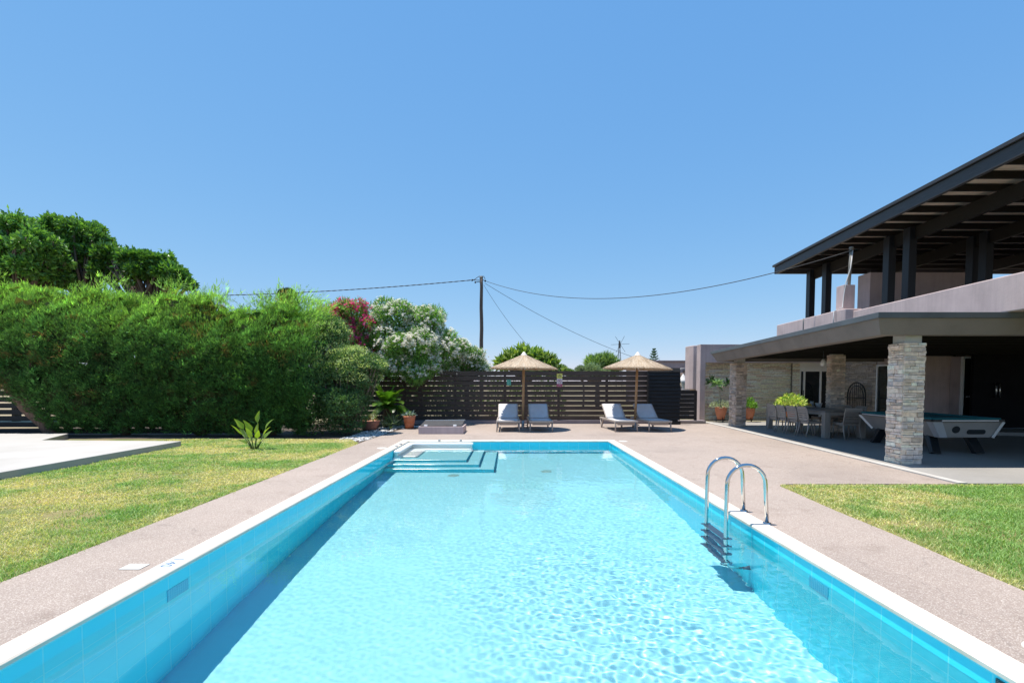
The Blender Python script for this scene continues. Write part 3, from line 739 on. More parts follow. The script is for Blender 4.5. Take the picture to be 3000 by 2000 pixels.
X0, X1 = 1.705, 1.915
MB().box(X0, X1, 18.461, 18.47, 1.71, 1.90).build('yellow_plate', M_SYEL, g, .002)
MB().box(X0, X1, 18.461, 18.47, 1.51, 1.708).build('white_plate', M_SWHITE, g, .002)
MB().box(X0, X1, 18.461, 18.47, 1.40, 1.508).build('red_plate', M_SRED, g, .002)
cx = (X0+X1)/2
b = MB()
for k_ in range(24):
    a0, a1 = k_/24*2*math.pi, (k_+1)/24*2*math.pi
    b.add([(cx+rr*math.cos(a), 18.459, 1.612+rr*math.sin(a)) for a in (a0, a1) for rr in (.062, .075)], [(0, 1, 3, 2)])
b.bar((cx-.047, 18.459, 1.66), (cx+.047, 18.459, 1.565), .002, .012); b.build('prohibition_ring', M_SRED, g)
b = MB(); b.bar((cx-.03, 18.4595, 1.6), (cx+.025, 18.4595, 1.635), .002, .016); b.bar((cx-.01, 18.4595, 1.61), (cx-.035, 18.4595, 1.585), .002, .01); b.add([(cx+.035+.011*math.cos(a), 18.4592, 1.645+.011*math.sin(a)) for a in np.linspace(0, 6.28, 10, False)], [tuple(range(10))]); b.build('diver_mark', M_SINK, g)
b = MB(); b.add([(cx-.055, 18.459, 1.78), (cx+.055, 18.459, 1.78), (cx, 18.459, 1.885), (cx-.036, 18.4588, 1.792), (cx+.036, 18.4588, 1.792), (cx, 18.4588, 1.862)], [(0, 1, 4, 3), (1, 2, 5, 4), (2, 0, 3, 5)]); b.bar((cx, 18.4585, 1.82), (cx, 18.4585, 1.845), .002, .008); b.bar((cx, 18.4585, 1.803), (cx, 18.4585, 1.811), .002, .008); b.build('warning_triangle', M_SINK, g)
sign_text('NO', .045, (cx, 18.459, 1.478), g, M_SWHITE, base); sign_text('DIVING', .045, (cx, 18.459, 1.43), g, M_SWHITE, base)

# ------------------------------------------------------------------ parasols
k = NT('reed_thatch'); a = k.n('Attribute'); a.attribute_name = 'tint'
M_REED = k.out(k.mix(1, a.outputs['Color'], k.ramp(k.noise(60, 4, k.coord()), [(.3, (.8,)*3), (.7, (1.15,)*3)]), 'MULTIPLY'), .8, 0, None, .15)
_t = k.n('BsdfTranslucent'); k.l(a.outputs['Color'], _t.inputs[0]); _m = k.n('MixShader'); _m.inputs[0].default_value = .25; k.l(k.b.outputs[0], _m.inputs[1]); k.l(_t.outputs[0], _m.inputs[2]); k.l(_m.outputs[0], k.t.nodes['Material Output'].inputs[0])
M_PALEWOOD = wood('pale_pole_wood', (.40, .235, .125), .6, .2, (30, 30, 2)); M_ZINC = mat_plain('grey_steel_socket', (.30, .33, .35), .4, .15, 8, .5)
def parasol(seed, loc, tilt, label, turn):
    t = thing('reed_parasol', loc, label, 'parasol', 'reed parasols by the loungers'); t.rotation_euler = (0, R(tilt), R(turn)*0)
    r = np.random.default_rng(seed); n = 3400; L = Vector(loc)
    Rm, zr, za = 1.10, 2.03, 2.50
    zf = lambda q: za - (za-zr)*(q/Rm)**.93        # cone profile
    a = r.random(n)*2*np.pi; l = .18+.35*r.random(n); q0 = (Rm+.02)*np.sqrt(r.random(n))*.97; q1 = np.minimum(q0+l, Rm+.03*r.random(n))
    rimm = r.random(n) < .28; q1 = np.where(rimm, Rm+.012+.045*r.random(n), q1); q0 = np.where(rimm, q1-l, q0); q0 = np.maximum(q0, .03)
    w_ = .006+.006*r.random(n); da = r.normal(size=n)*.05; lift = .003+.011*r.random(n)
    def P(q, a, s): return np.stack([q*np.cos(a)-s*np.sin(a), q*np.sin(a)+s*np.cos(a), zf(np.minimum(q, Rm))-np.maximum(q-Rm, 0)*.8+lift], 1)
    V = np.stack([P(q0, a, -w_), P(q0, a, w_), P(q1, a+da, w_*.7), P(q1, a+da, -w_*.7)], 1)+np.array(loc); V = V.reshape(-1, 3)
    i = np.arange(n)*4; F = np.stack([i, i+1, i+2, i+3], 1); C = lerp_tints(r, n, [(.56, .45, .335), (.62, .515, .395), (.49, .38, .265), (.66, .57, .455)])*(.85+.3*r.random((n, 1)))
    # closed under-layer with a ragged rim
    m = 96; rad = Rm+.008*r.normal(size=m); U = []; UF = []
    for j, f_ in enumerate((.02, .25, .5, .75, 1.0)):
        for s in range(m): U.append((rad[s]*f_*math.cos(s/m*6.2832), rad[s]*f_*math.sin(s/m*6.2832), zf(Rm*f_)))
    for j in range(4):
        for s in range(m): UF.append((j*m+s, (j+1)*m+s, (j+1)*m+(s+1) % m, j*m+(s+1) % m))
    o = len(U)
    for f_ in (1.0, .3, .03):
        for s in range(m): U.append((rad[s]*f_*math.cos(s/m*6.2832), rad[s]*f_*math.sin(s/m*6.2832), zf(Rm*f_)-.035))
    for j in range(2):
        for s in range(m): UF.append((o+j*m+s, o+(j+1)*m+s, o+(j+1)*m+(s+1) % m, o+j*m+(s+1) % m))
    for s in range(m): UF.append((4*m+s, o+s, o+(s+1) % m, 4*m+(s+1) % m))
    uc = np.clip(np.array([(.52, .41, .29)])*(.8+.4*r.random((len(U), 1))), 0, 1)
    Vv, Ff, Cc = join([(V, F, rep(C, 4)), (np.array(U)+np.array(loc), np.array(UF), uc)])
    np_mesh('canopy', Vv, Ff, M_REED, t, Cc)
    b = MB(); b.lathe([(.0, .05), (.03, .035), (.075, -.03), (.11, -.07)], (L.x, L.y, L.z+za+.03), 20); b.build('canopy_cap', mat_plain('white_cap', (.66, .62, .58), .5) if 'white_cap' not in bpy.data.materials else bpy.data.materials['white_cap'], t)
    b = MB(); b.tube([(L.x, L.y, .28), (L.x, L.y, za-.05)], .042, 14); b.build('pole', M_PALEWOOD, t)
    b = MB()
    for j in range(8):
        c, s = math.cos(j*math.pi/4+.3), math.sin(j*math.pi/4+.3); b.bar((L.x+.05*c, L.y+.05*s, za-.1), (L.x+1.0*c, L.y+1.0*s, zf(1.0)-.05), .018, .025)
    b.build('ribs', M_PALEWOOD, t)
    for j in range(4):
        c, s = math.cos(j*math.pi/2+.3), math.sin(j*math.pi/2+.3); b = MB(); b.bar((L.x+.045*c, L.y+.045*s, 1.98), (L.x+.22*c, L.y+.22*s, zf(.22)-.06), .012, .012); b.build('brace', M_WHITEALU, t)
    b = MB(); b.lathe([(.045, .3), (.052, .3), (.052, .02), (.046, .0)], (L.x, L.y, 0), 16); b.lathe([(.052, .03), (.24, .022), (.26, .012), (.26, .002)], (L.x, L.y, 0), 28); b.build('base', M_ZINC, t)
    b = MB(); b.tube([(L.x+.05, L.y-.03, .14), (L.x+.11, L.y-.05, .14)], .012, 8); b.lathe([(0, .02), (.022, .015), (.022, -.015), (0, -.02)], (L.x+.115, L.y-.05, .14), 8); b.build('locking_knob', M_DGREY, t)
    return t
parasol(61, (.36, 16.15, 0), .8, 'round straw parasol between the two straight loungers in front of the signs', 10)
parasol(62, (4.13, 16.25, 0), 1.6, 'round straw parasol, slightly tilted, beside the black gate', 40)

# ------------------------------------------------------------------ sun loungers (origin at the foot end centre, head towards +y)
M_TAUPE = mat_plain('taupe_resin', (.36, .30, .26), .5, .06); M_TAUPE_L = mat_plain('light_taupe_resin', (.40, .35, .31), .5, .06)
k = NT('grey_sling_fabric'); co = k.coord(); wv = k.n('TexWave'); wv.inputs['Scale'].default_value = 90; k.l(co, wv.inputs[0])
M_SLING = k.out(k.mix(k.ramp(k.noise(5, 4, co), [(.3, (0,)*3), (.7, (1,)*3)]), (.56, .56, .58), (.64, .64, .66)), .8, 0, k.bump(wv.outputs[0], .15, .002))
def lounger_proto():
    t = thing('sun_lounger', (0, 0, 0), '', 'sun lounger', 'grey sling sun loungers by the pool'); W = .345
    b = MB()
    for s in (-1, 1):
        b.bar((s*W, 0, .325), (s*W, 1.92, .325), .05, .06)
    b.bar((-W+.026, .025, .325), (W-.026, .025, .325), .05, .062); b.bar((-W+.026, 1.895, .325), (W-.026, 1.895, .325), .05, .05); b.bar((-W+.026, 1.15, .318), (W-.026, 1.15, .318), .05, .04)
    b.build('frame', M_TAUPE_L, t, .008)
    for s in (-1, 1):
        b = MB(); b.add([], []); pts = [(s*W, .07, .31), (s*W, .055, .16), (s*(W+.012), .03, .0)]; b.tube(pts, [.030, .026, .020], 8); b.build('leg', M_TAUPE, t)
        b = MB(); b.tube([(s*W, 1.42, .31), (s*W, 1.52, .27), (s*W, 1.62, .16), (s*(W+.01), 1.66, .0)], [.028, .026, .024, .020], 8); b.tube([(s*W, 1.86, .31), (s*(W+.005), 1.74, .1), (s*(W+.01), 1.69, .0)], [.024, .022, .018], 8); b.build('leg', M_TAUPE, t)
    b = MB(); ny, nx = 14, 8
    vs = [(-.31+.62*i/(nx-1), .05+1.12*j/(ny-1), .353-.022*math.sin(math.pi*i/(nx-1))*math.sin(math.pi*j/(ny-1))+.0035*math.sin(j*2.1)) for j in range(ny) for i in range(nx)]
    b.add(vs, [(j*nx+i, j*nx+i+1, (j+1)*nx+i+1, (j+1)*nx+i) for j in range(ny-1) for i in range(nx-1)], True)
    o = b.build('seat_sling', M_SLING, t); m = o.modifiers.new('Solidify', 'SOLIDIFY'); m.thickness = .012; m.offset = 0
    al = R(36); hy, hz, BL = 1.17, .36, .74
    P = lambda u, d, x: (x, hy+u*math.cos(al)-d*math.sin(al), hz+u*math.sin(al)+d*math.cos(al))
    b = MB(); vs = [P(BL*j/9, .02-.02*math.sin(math.pi*i/(nx-1))*math.sin(math.pi*min(1, j/9+.05)), -.31+.62*i/(nx-1)) for j in range(10) for i in range(nx)]
    b.add(vs, [(j*nx+i, j*nx+i+1, (j+1)*nx+i+1, (j+1)*nx+i) for j in range(9) for i in range(nx-1)], True)
    o = b.build('back_sling', M_SLING, t); m = o.modifiers.new('Solidify', 'SOLIDIFY'); m.thickness = .014; m.offset = 0
    b = MB()
    for s in (-1, 1): b.bar(P(0, 0, s*.325), P(BL, 0, s*.325), .028, .04)
    b.bar(P(BL-.01, 0, -.31), P(BL-.01, 0, .31), .03, .035); b.build('back_frame', M_TAUPE_L, t, .006)
    b = MB(); 
    for s in (-1, 1): b.bar(P(.45, -.02, s*.26), (s*.26, 1.72, .31), .02, .025)
    b.bar((-.26, 1.72, .31), (.26, 1.72, .31), .02, .025); b.build('back_prop', M_TAUPE, t)
    b = MB(); b.box(-.28, .28, .06, .1, .21, .29); b.build('front_apron', M_TAUPE, t, .01)
    return t
lp = lounger_proto(); kids = None
for i, (x, y, a, lb) in enumerate(((-.12, 15.15, .5, 'grey sling lounger, partly in the sun, left of the untilted parasol pole'), (.92, 15.15, .8, 'fully shaded grey sling lounger right of the parasol pole nearer the green sign'),
        (3.6, 15.15, 4.5, 'grey sling lounger with sunlit back, left of the pole of the parasol by the gate'), (4.66, 15.15, 3.5, 'fully shaded grey sling lounger in front of the black gate'))):
    o = lp if i == 0 else copy_tree(lp)
    o.location = (x, y, 0); o.rotation_euler = (0, 0, R(a)); o['label'] = lb

# ------------------------------------------------------------------ pump hatch
hx = thing('equipment_hatch', (-2.15, 15, 0), 'low mauve masonry box with a hinged dark lid ajar by the pool end', 'equipment box')
b = MB(); t_ = .07
for x0, x1, y0, y1, z in ((-2.82, -1.47, 14.55, 14.55+t_, .225), (-2.82, -1.47, 15.55-t_, 15.55, .225)): b.box(x0, x1, y0, y1, 0, z)
for x in (-2.82, -1.47-t_): b.add([(x, 14.55+t_, 0), (x+t_, 14.55+t_, 0), (x+t_, 15.55-t_, 0), (x, 15.55-t_, 0), (x, 14.55+t_, .225), (x+t_, 14.55+t_, .225), (x+t_, 15.55-t_, .225), (x, 15.55-t_, .225)], [(0,3,2,1),(4,5,6,7),(0,1,5,4),(1,2,6,5),(2,3,7,6),(3,0,4,7)])
b.build('masonry_box', M_MAUVE, hx, .006)
b = MB(); b.sweep([Vector(p) for p in ((0, 0, 0), (0, 0, .02), (0, .9, .115), (0, .9, .095))], (-2.78, 14.63, .228), (-1.52, 14.63, .24)); b.build('lid', mat_plain('dark_grey_lid', (.06, .06, .065), .5, .2), hx)
b = MB(); b.bar((-2.78, 15.5, .345), (-1.5, 15.5, .36), .03, .012); b.build('lid_edge', M_WHITEALU, hx)
for x in (-2.66, -1.78):
    b = MB(); b.box(x, x+.1, 14.6, 14.68, .227, .275); b.build('hinge_block', M_WHITEALU, hx, .006)

# ------------------------------------------------------------------ dining set
M_TTOP = mat_plain('charcoal_table', (.17, .162, .155), .35, .1); M_TLEG = wood('taupe_table_leg', (.30, .27, .245), .5, .15, (20, 20, 2)); M_CHAIR = mat_plain('taupe_chair_resin', (.33, .285, .255), .45, .06)
tb = thing('dining_table', (9.2, 14.85, .012), 'long dark outdoor dining table with square legs under the terrace roof', 'table')
X0, X1, Y0, Y1 = 8.62, 9.76, 13.32, 16.42
MB().box(X0, X1, Y0, Y1, .725, .765).build('tabletop', M_TTOP, tb, .006)
MB().box(X0+.03, X1-.03, Y0+.03, Y1-.03, .64, .724).build('apron', M_TLEG, tb, .004)
for x in (X0, X1-.16):
    for y in (Y0, Y1-.16): MB().box(x+.002, x+.158, y+.002, y+.158, .012, .7235).build('leg', M_TLEG, tb, .006)
def chair_proto():
    """faces +x from the origin at the seat centre on the floor"""
    t = thing('dining_chair', (0, 0, 0), '', 'chair', 'slat back dining chairs around the terrace table')
    b = MB(); n = 9; vs = [(-.22+.44*i/(n-1), y, .445-.018*math.sin(math.pi*i/(n-1))+(.012 if abs(y) > .2 else 0)) for i in range(n) for y in (-.225, -.1, .1, .225)]
    b.add(vs, [(i*4+j, (i+1)*4+j, (i+1)*4+j+1, i*4+j+1) for i in range(n-1) for j in range(3)], True)
    o = b.build('seat', M_CHAIR, t); m = o.modifiers.new('Solidify', 'SOLIDIFY'); m.thickness = .03; m.offset = -1
    bk = None
    b = MB()
    for s in (-1, 1): b.tube([(-.225, s*.215, .40), (-.235, s*.215, .55), (-.265, s*.215, .72), (-.315, s*.21, .855)], [.021, .019, .018, .015], 8)
    b.bar((-.228, -.215, .475), (-.228, .215, .475), .02, .03); back_ = b.build('back_frame', M_CHAIR, t)
    b = MB()
    for i in range(6):
        z = .515+i*.061; x = -.228-.085*((z-.5)/.35)**1.6
        b.bar((x-.008, -.205, z), (x-.008, .205, z), .014, .046 if i < 5 else .06)
    b.build('back_slats', M_CHAIR, t, .003)
    for s in (-1, 1):
        b = MB(); b.tube([(.205, s*.205, .43), (.215, s*.215, .2), (.235, s*.225, 0)], [.021, .018, .013], 8); b.build('leg', M_CHAIR, t)
        b = MB(); b.tube([(-.215, s*.21, .43), (-.24, s*.215, .2), (-.30, s*.22, 0)], [.023, .019, .013], 8); b.build('leg', M_CHAIR, t)
    b = MB(); b.box(-.2, .2, -.215, -.185, .37, .42); b.box(-.2, .2, .185, .215, .37, .42); b.box(.17, .2, -.185, .185, .37, .42); b.box(-.21, -.18, -.185, .185, .37, .42); b.build('seat_rail', M_CHAIR, t, .004)
    return t
cp = chair_proto(); first = True
spots = [(8.52, 13.74, 0, 'taupe dining chair on the pool side of the table, nearest its square front leg'), (8.52, 14.29, 2, 'second taupe dining chair along the pool side of the table from the front'), (8.53, 14.86, -2, 'third taupe dining chair along the pool side of the table from the front'), (8.55, 15.44, 1, 'last taupe dining chair on the pool side, before the variegated pot plant'),
         (9.17, 13.26, 88, 'taupe dining chair at the near head of the table, its back to the viewer'), (9.95, 14.2, 181, 'taupe dining chair across the table, showing just beyond the head chair'), (9.96, 14.85, 179, 'middle taupe dining chair on the house side of the table'), (9.95, 15.5, 180, 'taupe dining chair across the table right beside the white plant pot')]
for x, y, a, lb in spots:
    o = cp if first else copy_tree(cp); first = False
    o.location = (x, y, .012); o.rotation_euler = (0, 0, R(a)); o['label'] = lb

# pool table
M_LAM = mat_plain('grey_laminate', (.30, .275, .26), .35, .12, 2); M_CLOTH = mat_plain('teal_cloth', (.012, .14, .16), .9, .1); M_TRIM = mat_plain('pale_metal_trim', (.5, .5, .52), .35, .05, 6, .3); M_TBLACK = mat_plain('black_table_leg', (.012, .016, .02), .35)
pt = thing('pool_table', (9.65, 11.35, .012), 'grey pool table with teal cloth behind the big stone column', 'pool table')
c, s = math.cos(R(-6)), math.sin(R(-6))
def Q(u, v, z): return (8.80+u*1-(-.105)*v*1, 10.12+v*1.0, z)      # u across, v along
def frust(b, u0, u1, v0, v1, z0, z1, ins): 
    lo = [Q(u0+ins, v0+ins*.25, z0), Q(u1-ins*.8, v0+ins*.25, z0), Q(u1-ins*.8, v1-ins, z0), Q(u0+ins, v1-ins, z0)]; hi = [Q(u0, v0, z1), Q(u1, v0, z1), Q(u1, v1, z1), Q(u0, v1, z1)]
    b.add(lo+hi, [(0,3,2,1),(4,5,6,7),(0,1,5,4),(1,2,6,5),(2,3,7,6),(3,0,4,7)]); return b
frust(MB(), 0, 1.46, 0, 2.46, .40, .735, .22).build('cabinet', M_LAM, pt, .01)
b = MB(); b.add([Q(.03, .03, .782), Q(1.43, .03, .782), Q(1.43, 2.43, .782), Q(.03, 2.43, .782)], [(0, 1, 2, 3)]); 
for a0, a1 in (((.03, .03), (1.43, .03)), ((1.43, .03), (1.43, 2.43)), ((1.43, 2.43), (.03, 2.43)), ((.03, 2.43), (.03, .03))): b.bar(Q(*a0, .795), Q(*a1, .795), .06, .035)
b.build('cloth', M_CLOTH, pt)
b = MB()
for a0, a1 in (((-.01, -.01), (1.47, -.01)), ((1.47, -.01), (1.47, 2.47)), ((1.47, 2.47), (-.01, 2.47)), ((-.01, 2.47), (-.01, -.01))): b.bar(Q(*a0, .76), Q(*a1, .76), .07, .045)
b.build('rail', M_TBLACK, pt, .004)
b = MB()
for a0, a1 in (((.16, -.05), (1.34, -.05)), ((-.05, .2), (-.05, 1.1)), ((-.05, 1.36), (-.05, 2.3))): b.bar(Q(*a0, .762), Q(*a1, .762), .012, .03)
b.bar(Q(1.475, -.01, .735), Q(1.30, .045, .4), .05, .05); b.bar(Q(-.01, 2.47, .735), Q(.20, 2.26, .4), .05, .05)
b.build('metal_trim', M_TRIM, pt)
b = MB(); lo = [Q(.20, .03, .395), Q(.42, .035, .395), Q(.2, .28, .395)]; hi = [Q(-.012, -.012, .737), Q(.21, -.012, .737), Q(-.012, .24, .737)]
b.add([Q(-.012, -.012, .737), Q(.2, -.014, .737), Q(.36, .044, .398), Q(.205, .044, .398), Q(-.014, .16, .737), Q(.2, .2, .398)], [(0, 3, 2, 1), (0, 4, 5, 3)]); b.build('corner_plate', M_TRIM, pt)
b = MB(); y_ = lambda z: .055*(1-(z-.40)/.335)*1-.006
b.add([Q(.52+.085*math.cos(a), y_(.57+.075*math.sin(a)), .57+.075*math.sin(a)) for a in np.linspace(0, 6.2832, 24, False)], [tuple(range(24))])
sl = [Q(.80+.05*math.cos(a), y_(.52+.05*math.sin(a)), .52+.05*math.sin(a)) for a in np.linspace(math.pi/2, 1.5*math.pi, 10)]+[Q(1.10+.05*math.cos(a), y_(.52+.05*math.sin(a)), .52+.05*math.sin(a)) for a in np.linspace(-math.pi/2, math.pi/2, 10)]
b.add(sl, [tuple(range(20))]); b.build('ball_return', M_TBLACK, pt)
for u, v, du in ((.30, .42, -.06), (1.12, .42, .06), (.30, 2.02, -.06), (1.12, 2.02, .06)):
    a_ = Vector(Q(u, v, .4)); f_ = Vector(Q(u+du, v-.22 if v < 1 else v+.2, .03)); b = MB(); b.bar(a_, f_, .20, .10, (0, 1, 0)); lg = b.build('leg', M_TBLACK, pt, .01)
    b = MB(); b.lathe([(.0, .03), (.03, .03), (.06, .0)], (f_.x, f_.y, .012), 12); b.build('foot', M_STEEL, lg)

pt.location.z -= .022
# things on the table and around the terrace
M_TERRA = mat_plain('terracotta', (.48, .17, .085), .6, .14, 5, bump=.15); M_TERRA_D = mat_plain('weathered_terracotta', (.40, .17, .115), .75, .2, 5, bump=.2)
bw = thing('fruit_bowl', (9.22, 15.0, .767), 'shallow pale bowl of yellow fruit on the dining table', 'bowl')
b = MB(); b.lathe([(.05, .0), (.12, .03), (.15, .055), (.145, .058), (.11, .035), (0, .02)], (9.22, 15.0, .767), 20); b.build('bowl', mat_plain('pale_glaze', (.5, .48, .42), .3), bw)
M_FRUIT = mat_plain('yellow_fruit', (.55, .33, .04), .45, .2)
for dx, dy, dz in ((-.06, 0, .065), (.05, .03, .065), (.0, -.05, .068), (.01, .02, .11)):
    b = MB(); b.lathe([(0, -.04), (.03, -.028), (.042, 0), (.03, .028), (0, .042)], (9.22+dx, 15+dy, .767+dz), 10); b.build('fruit', M_FRUIT, bw)
pp = thing('table_planter', (9.50, 15.0, .767), 'white pot with a dark leafy plant on the dining table', 'plant pot')
b = MB(); b.lathe([(0, .001), (.065, .002), (.095, .14), (.10, .15), (.092, .15), (.085, .13), (0, .12)], (9.50, 15.0, .767), 20); b.build('pot', mat_plain('white_pot', (.52, .54, .56), .35), pp)
jg = thing('glass_jug', (9.38, 15.15, .767), 'pale glass jug beside the white pot on the dining table', 'jug')
b = MB(); b.lathe([(.0, .001), (.05, .004), (.065, .1), (.05, .17), (.055, .2), (.05, .2), (.045, .17), (.06, .1), (.045, .01)], (9.38, 15.15, .767), 16); b.build('jug_body', mat_plain('pale_blue_glass', (.22, .28, .30), .1), jg)
ar = thing('iron_arch_stand', (12.95, 18.3, .012), 'black wrought iron arched stand against the dark stone wall', 'iron stand')
M_IRON = mat_plain('black_iron', (.008, .008, .009), .5, .2); b = MB(); w_ = .5
arch = lambda rr: [(13.0, 18.3-rr, .02)]+[(13.0, 18.3-rr*math.cos(a), 1.08+rr*math.sin(a)) for a in np.linspace(0, math.pi, 14)]+[(13.0, 18.3+rr, .02)]
b.tube(arch(.48), .022, 8); b.tube(arch(.36), .012, 8); b.build('arch_frame', M_IRON, ar)
b = MB()
for i in range(9): yy = 17.9+i*.1; b.tube([(13.0, yy, .05), (13.0, yy, 1.08+math.sqrt(max(.0, .47**2-(yy-18.3)**2)))], .009, 6)
b.build('bars', M_IRON, ar)
for z in (.25, .62, .98): MB().box(12.80, 13.03, 17.83, 18.77, z, z+.025).build('shelf', M_IRON, ar)
ld = thing('pendant_lamp', (8.9, 13.9, 2.1), 'small white pendant lamp hanging under the terrace ceiling', 'lamp')
b = MB(); b.lathe([(0, .1), (.03, .09), (.055, .04), (.075, -.03), (.06, -.09), (0, -.11)], (8.9, 13.9, 2.12), 16); b.build('lamp_globe', mat_plain('white_lamp_glass', (.6, .6, .58), .3), ld)
b = MB(); b.tube([(8.9, 13.9, 2.2), (8.9, 13.9, 2.5)], .006, 6); b.build('cord', M_DGREY, ld)

# ------------------------------------------------------------------ utility pole and cables
M_OLDWOOD = wood('weathered_pole_wood', (.115, .088, .075), .85, .3, (30, 30, 1.5)); M_CABLE = mat_plain('black_cable', (.012, .014, .018), .6)
up = thing('utility_pole', (-1.63, 26, -.06), 'tall weathered wooden utility pole beyond the fence', 'utility pole')
b = MB(); zs = np.linspace(-.06, 7.22, 14); b.tube([(-1.63+.012*math.sin(i*1.7), 26, z) for i, z in enumerate(zs)], [.125-.045*i/13 for i in range(14)], 14); b.build('pole', M_OLDWOOD, up)
b = MB(); b.lathe([(.085, 7.2), (.092, 7.2), (.092, 7.08), (.085, 7.08)], (-1.63, 26, 0), 14); b.lathe([(.084, 6.9), (.09, 6.9), (.09, 6.86), (.084, 6.86)], (-1.63, 26, 0), 14); b.build('metal_band', M_GALV, up)
for p0, p1 in (((-1.7, 26, 7.0), (-2.1, 26, 7.02)), ((-1.7, 26, 6.93), (-1.95, 26, 6.9)), ((-1.55, 26, 7.02), (-1.42, 25.98, 6.97))):
    b = MB(); b.tube([p0, p1], .018, 8); b.lathe([(0, .05), (.035, .04), (.045, 0), (.03, -.05), (0, -.055)], p1, 10); b.build('insulator', M_CABLE, up)
b = MB(); b.tube([(-2.15, 25.97, 6.95), (-1.95, 25.95, 7.06), (-1.75, 25.94, 7.20), (-1.5, 25.94, 7.2), (-1.42, 25.95, 7.06)], .016, 6); b.build('jumper_wire', M_CABLE, up)
def cable(label, p0, p1, sag, r_, n=40, twist=0):
    p0, p1 = Vector(p0), Vector(p1); pts = []
    for i in range(n+1):
        t = i/n; p = p0.lerp(p1, t); p.z -= sag*4*t*(1-t); pts.append(p)
    b = MB()
    if twist:
        for ph in (0, math.pi):
            m = n*6; q = []
            for i in range(m+1):
                t = i/m; p = p0.lerp(p1, t); p.z -= sag*4*t*(1-t); q.append(p+Vector((0, math.cos(i*.9+ph), math.sin(i*.9+ph)))*r_*.8)
            b.tube(q, r_, 5)
    else: b.tube(pts, r_, 6)
    return tag(b.build('overhead_cable', M_CABLE, off=p0), label, 'cable', 'cables strung from the utility pole')
cable('thick twisted cable running left from the pole above the hedge', (-2.1, 26, 7.02), (-36, 27, 6.9), .72, .015, 60, 1)
cable('single cable sagging from the pole to the villa roof mast', (-1.42, 25.98, 6.97), (9.43, 13.6, 5.2), 1.12, .012)
cable('thin wire dropping steeply from the pole towards the loquat tree', (-1.5, 25.95, 6.75), (2.9, 24.5, 1.6), .55, .008)
cable('thin wire slanting from the pole towards the neighbouring house', (-1.45, 25.95, 6.85), (9.6, 30, 2.5), .45, .010)
# ------------------------------------------------------------------ vegetation
M_LEAF = mat_tint('leaf', .5, .35, .35, .12, gain=1.8); M_GLOSSY = mat_tint('glossy_leaf', .32, .5, .3, .12, gain=2.2); M_NEEDLE = mat_tint('conifer_spray', .65, .25, .4, .15, gain=1.95); M_PETAL = mat_tint('petal', .7, .2, .5, .05, through=(1, 1, 1))
M_BARK = wood('red_brown_bark', (.17, .105, .075), .9, .4, (14, 14, 2)); M_BARK_G = wood('grey_brown_bark', (.15, .115, .09), .9, .35, (14, 14, 2)); M_TWIG = mat_plain('inner_twigs', (.045, .045, .022), .95, .5, 7)
def blob_points(r, blobs, n, lo=.72, hi=1.04, zmin=None):
    """points in the outer shell of a set of ellipsoids, with outward normals; points deep inside another ellipsoid are dropped"""
    B = np.array([(*c, *q) for c, q in blobs], float); vol = (B[:, 3]*B[:, 4]+B[:, 4]*B[:, 5]+B[:, 3]*B[:, 5]); k = r.choice(len(B), n, p=vol/vol.sum())
    d = r.normal(size=(n, 3)); d /= np.linalg.norm(d, axis=1)[:, None]; s = lo+(hi-lo)*r.random(n)**.6
    C, Q = B[k, :3], B[k, 3:]; P = C+d*Q*s[:, None]; N = d/Q; N /= np.linalg.norm(N, axis=1)[:, None]
    keep = np.ones(n, bool)
    for i in range(len(B)):
        keep &= ~((((P-B[i, :3])/B[i, 3:])**2).sum(1) < .52) | (k == i)
    if zmin is not None: keep &= P[:, 2] > zmin
    return P[keep], N[keep]
def fold(l, wd, arch=.1): return np.array([(0, 0, 0), (-.5*wd, .45*l, .12*wd), (0, l, -arch*l), (.5*wd, .45*l, .12*wd)])
def leaf_mesh(r, P, N, T, up, spread, size, tints, jitter=.25):
    n = len(P); fr = frames(n, N+np.array([0, 0, up]), spread, r); V, F = scatter(T, LEAF_F, P, fr, size[0]+(size[1]-size[0])*r.random(n))
    return V, F, rep(lerp_tints(r, n, tints)*(1-jitter+2*jitter*r.random((n, 1))), 4)
def clump_tint(P, C, s, seed, lo, hi):
    """whole clumps a little lighter or darker than their neighbours (young and old growth)"""
    f = .5*vnoise(P[:, 0]+P[:, 1]*.3+50, P[:, 2]+50, s, seed)+.5*vnoise(P[:, 0]*.7+P[:, 1]+50, P[:, 2]+50, s*2.6, seed+1); return C*rep((lo+(hi-lo)*f)[:, None], 4)
def branches(b, r, base, blobs, r0, r1):
    for c, q in blobs:
        c = Vector(c); m = Vector(base).lerp(c, .5)+Vector((r.normal()*.15, r.normal()*.15, .1)); b.tube([base, m, c, c+Vector((0, 0, q[2]*.5))], [r0, (r0+r1)/2, r1, r1*.4], 7)

# --- clipped cypress hedge
def hedge_top(x):
    px = 1500+1420*x/14.4
    return np.interp(px, [-400, 0, 200, 400, 550, 620, 700, 800, 880, 930, 960], [4.58, 4.55, 4.38, 4.33, 4.26, 3.98, 3.88, 3.86, 3.90, 3.6, 3.0])+.10*np.sin(x*2.3)+.07*np.sin(x*5.1+1)
def hedge_low(x): return np.interp(x, [-22, -15.2, -14.5, -13.8, -13.1, -6], [1.75, 1.55, 1.2, .6, .10, .06])
def hedge_front(x, z, zt):
    q = z/zt; return 13.62+.10*np.sin(x*1.7+z)+.12*np.sin(x*.6+2)+np.where(q > .62, 2.1*np.clip((q-.62)/.38, 0, 1)**2.0, 0)+.28*np.clip(.35-q, 0, 1)
hg = thing('cypress_hedge', (-12.5, 14.4, 0), 'tall clipped cypress hedge with a bare leaning trunk at its left end', 'hedge')
r = np.random.default_rng(31)
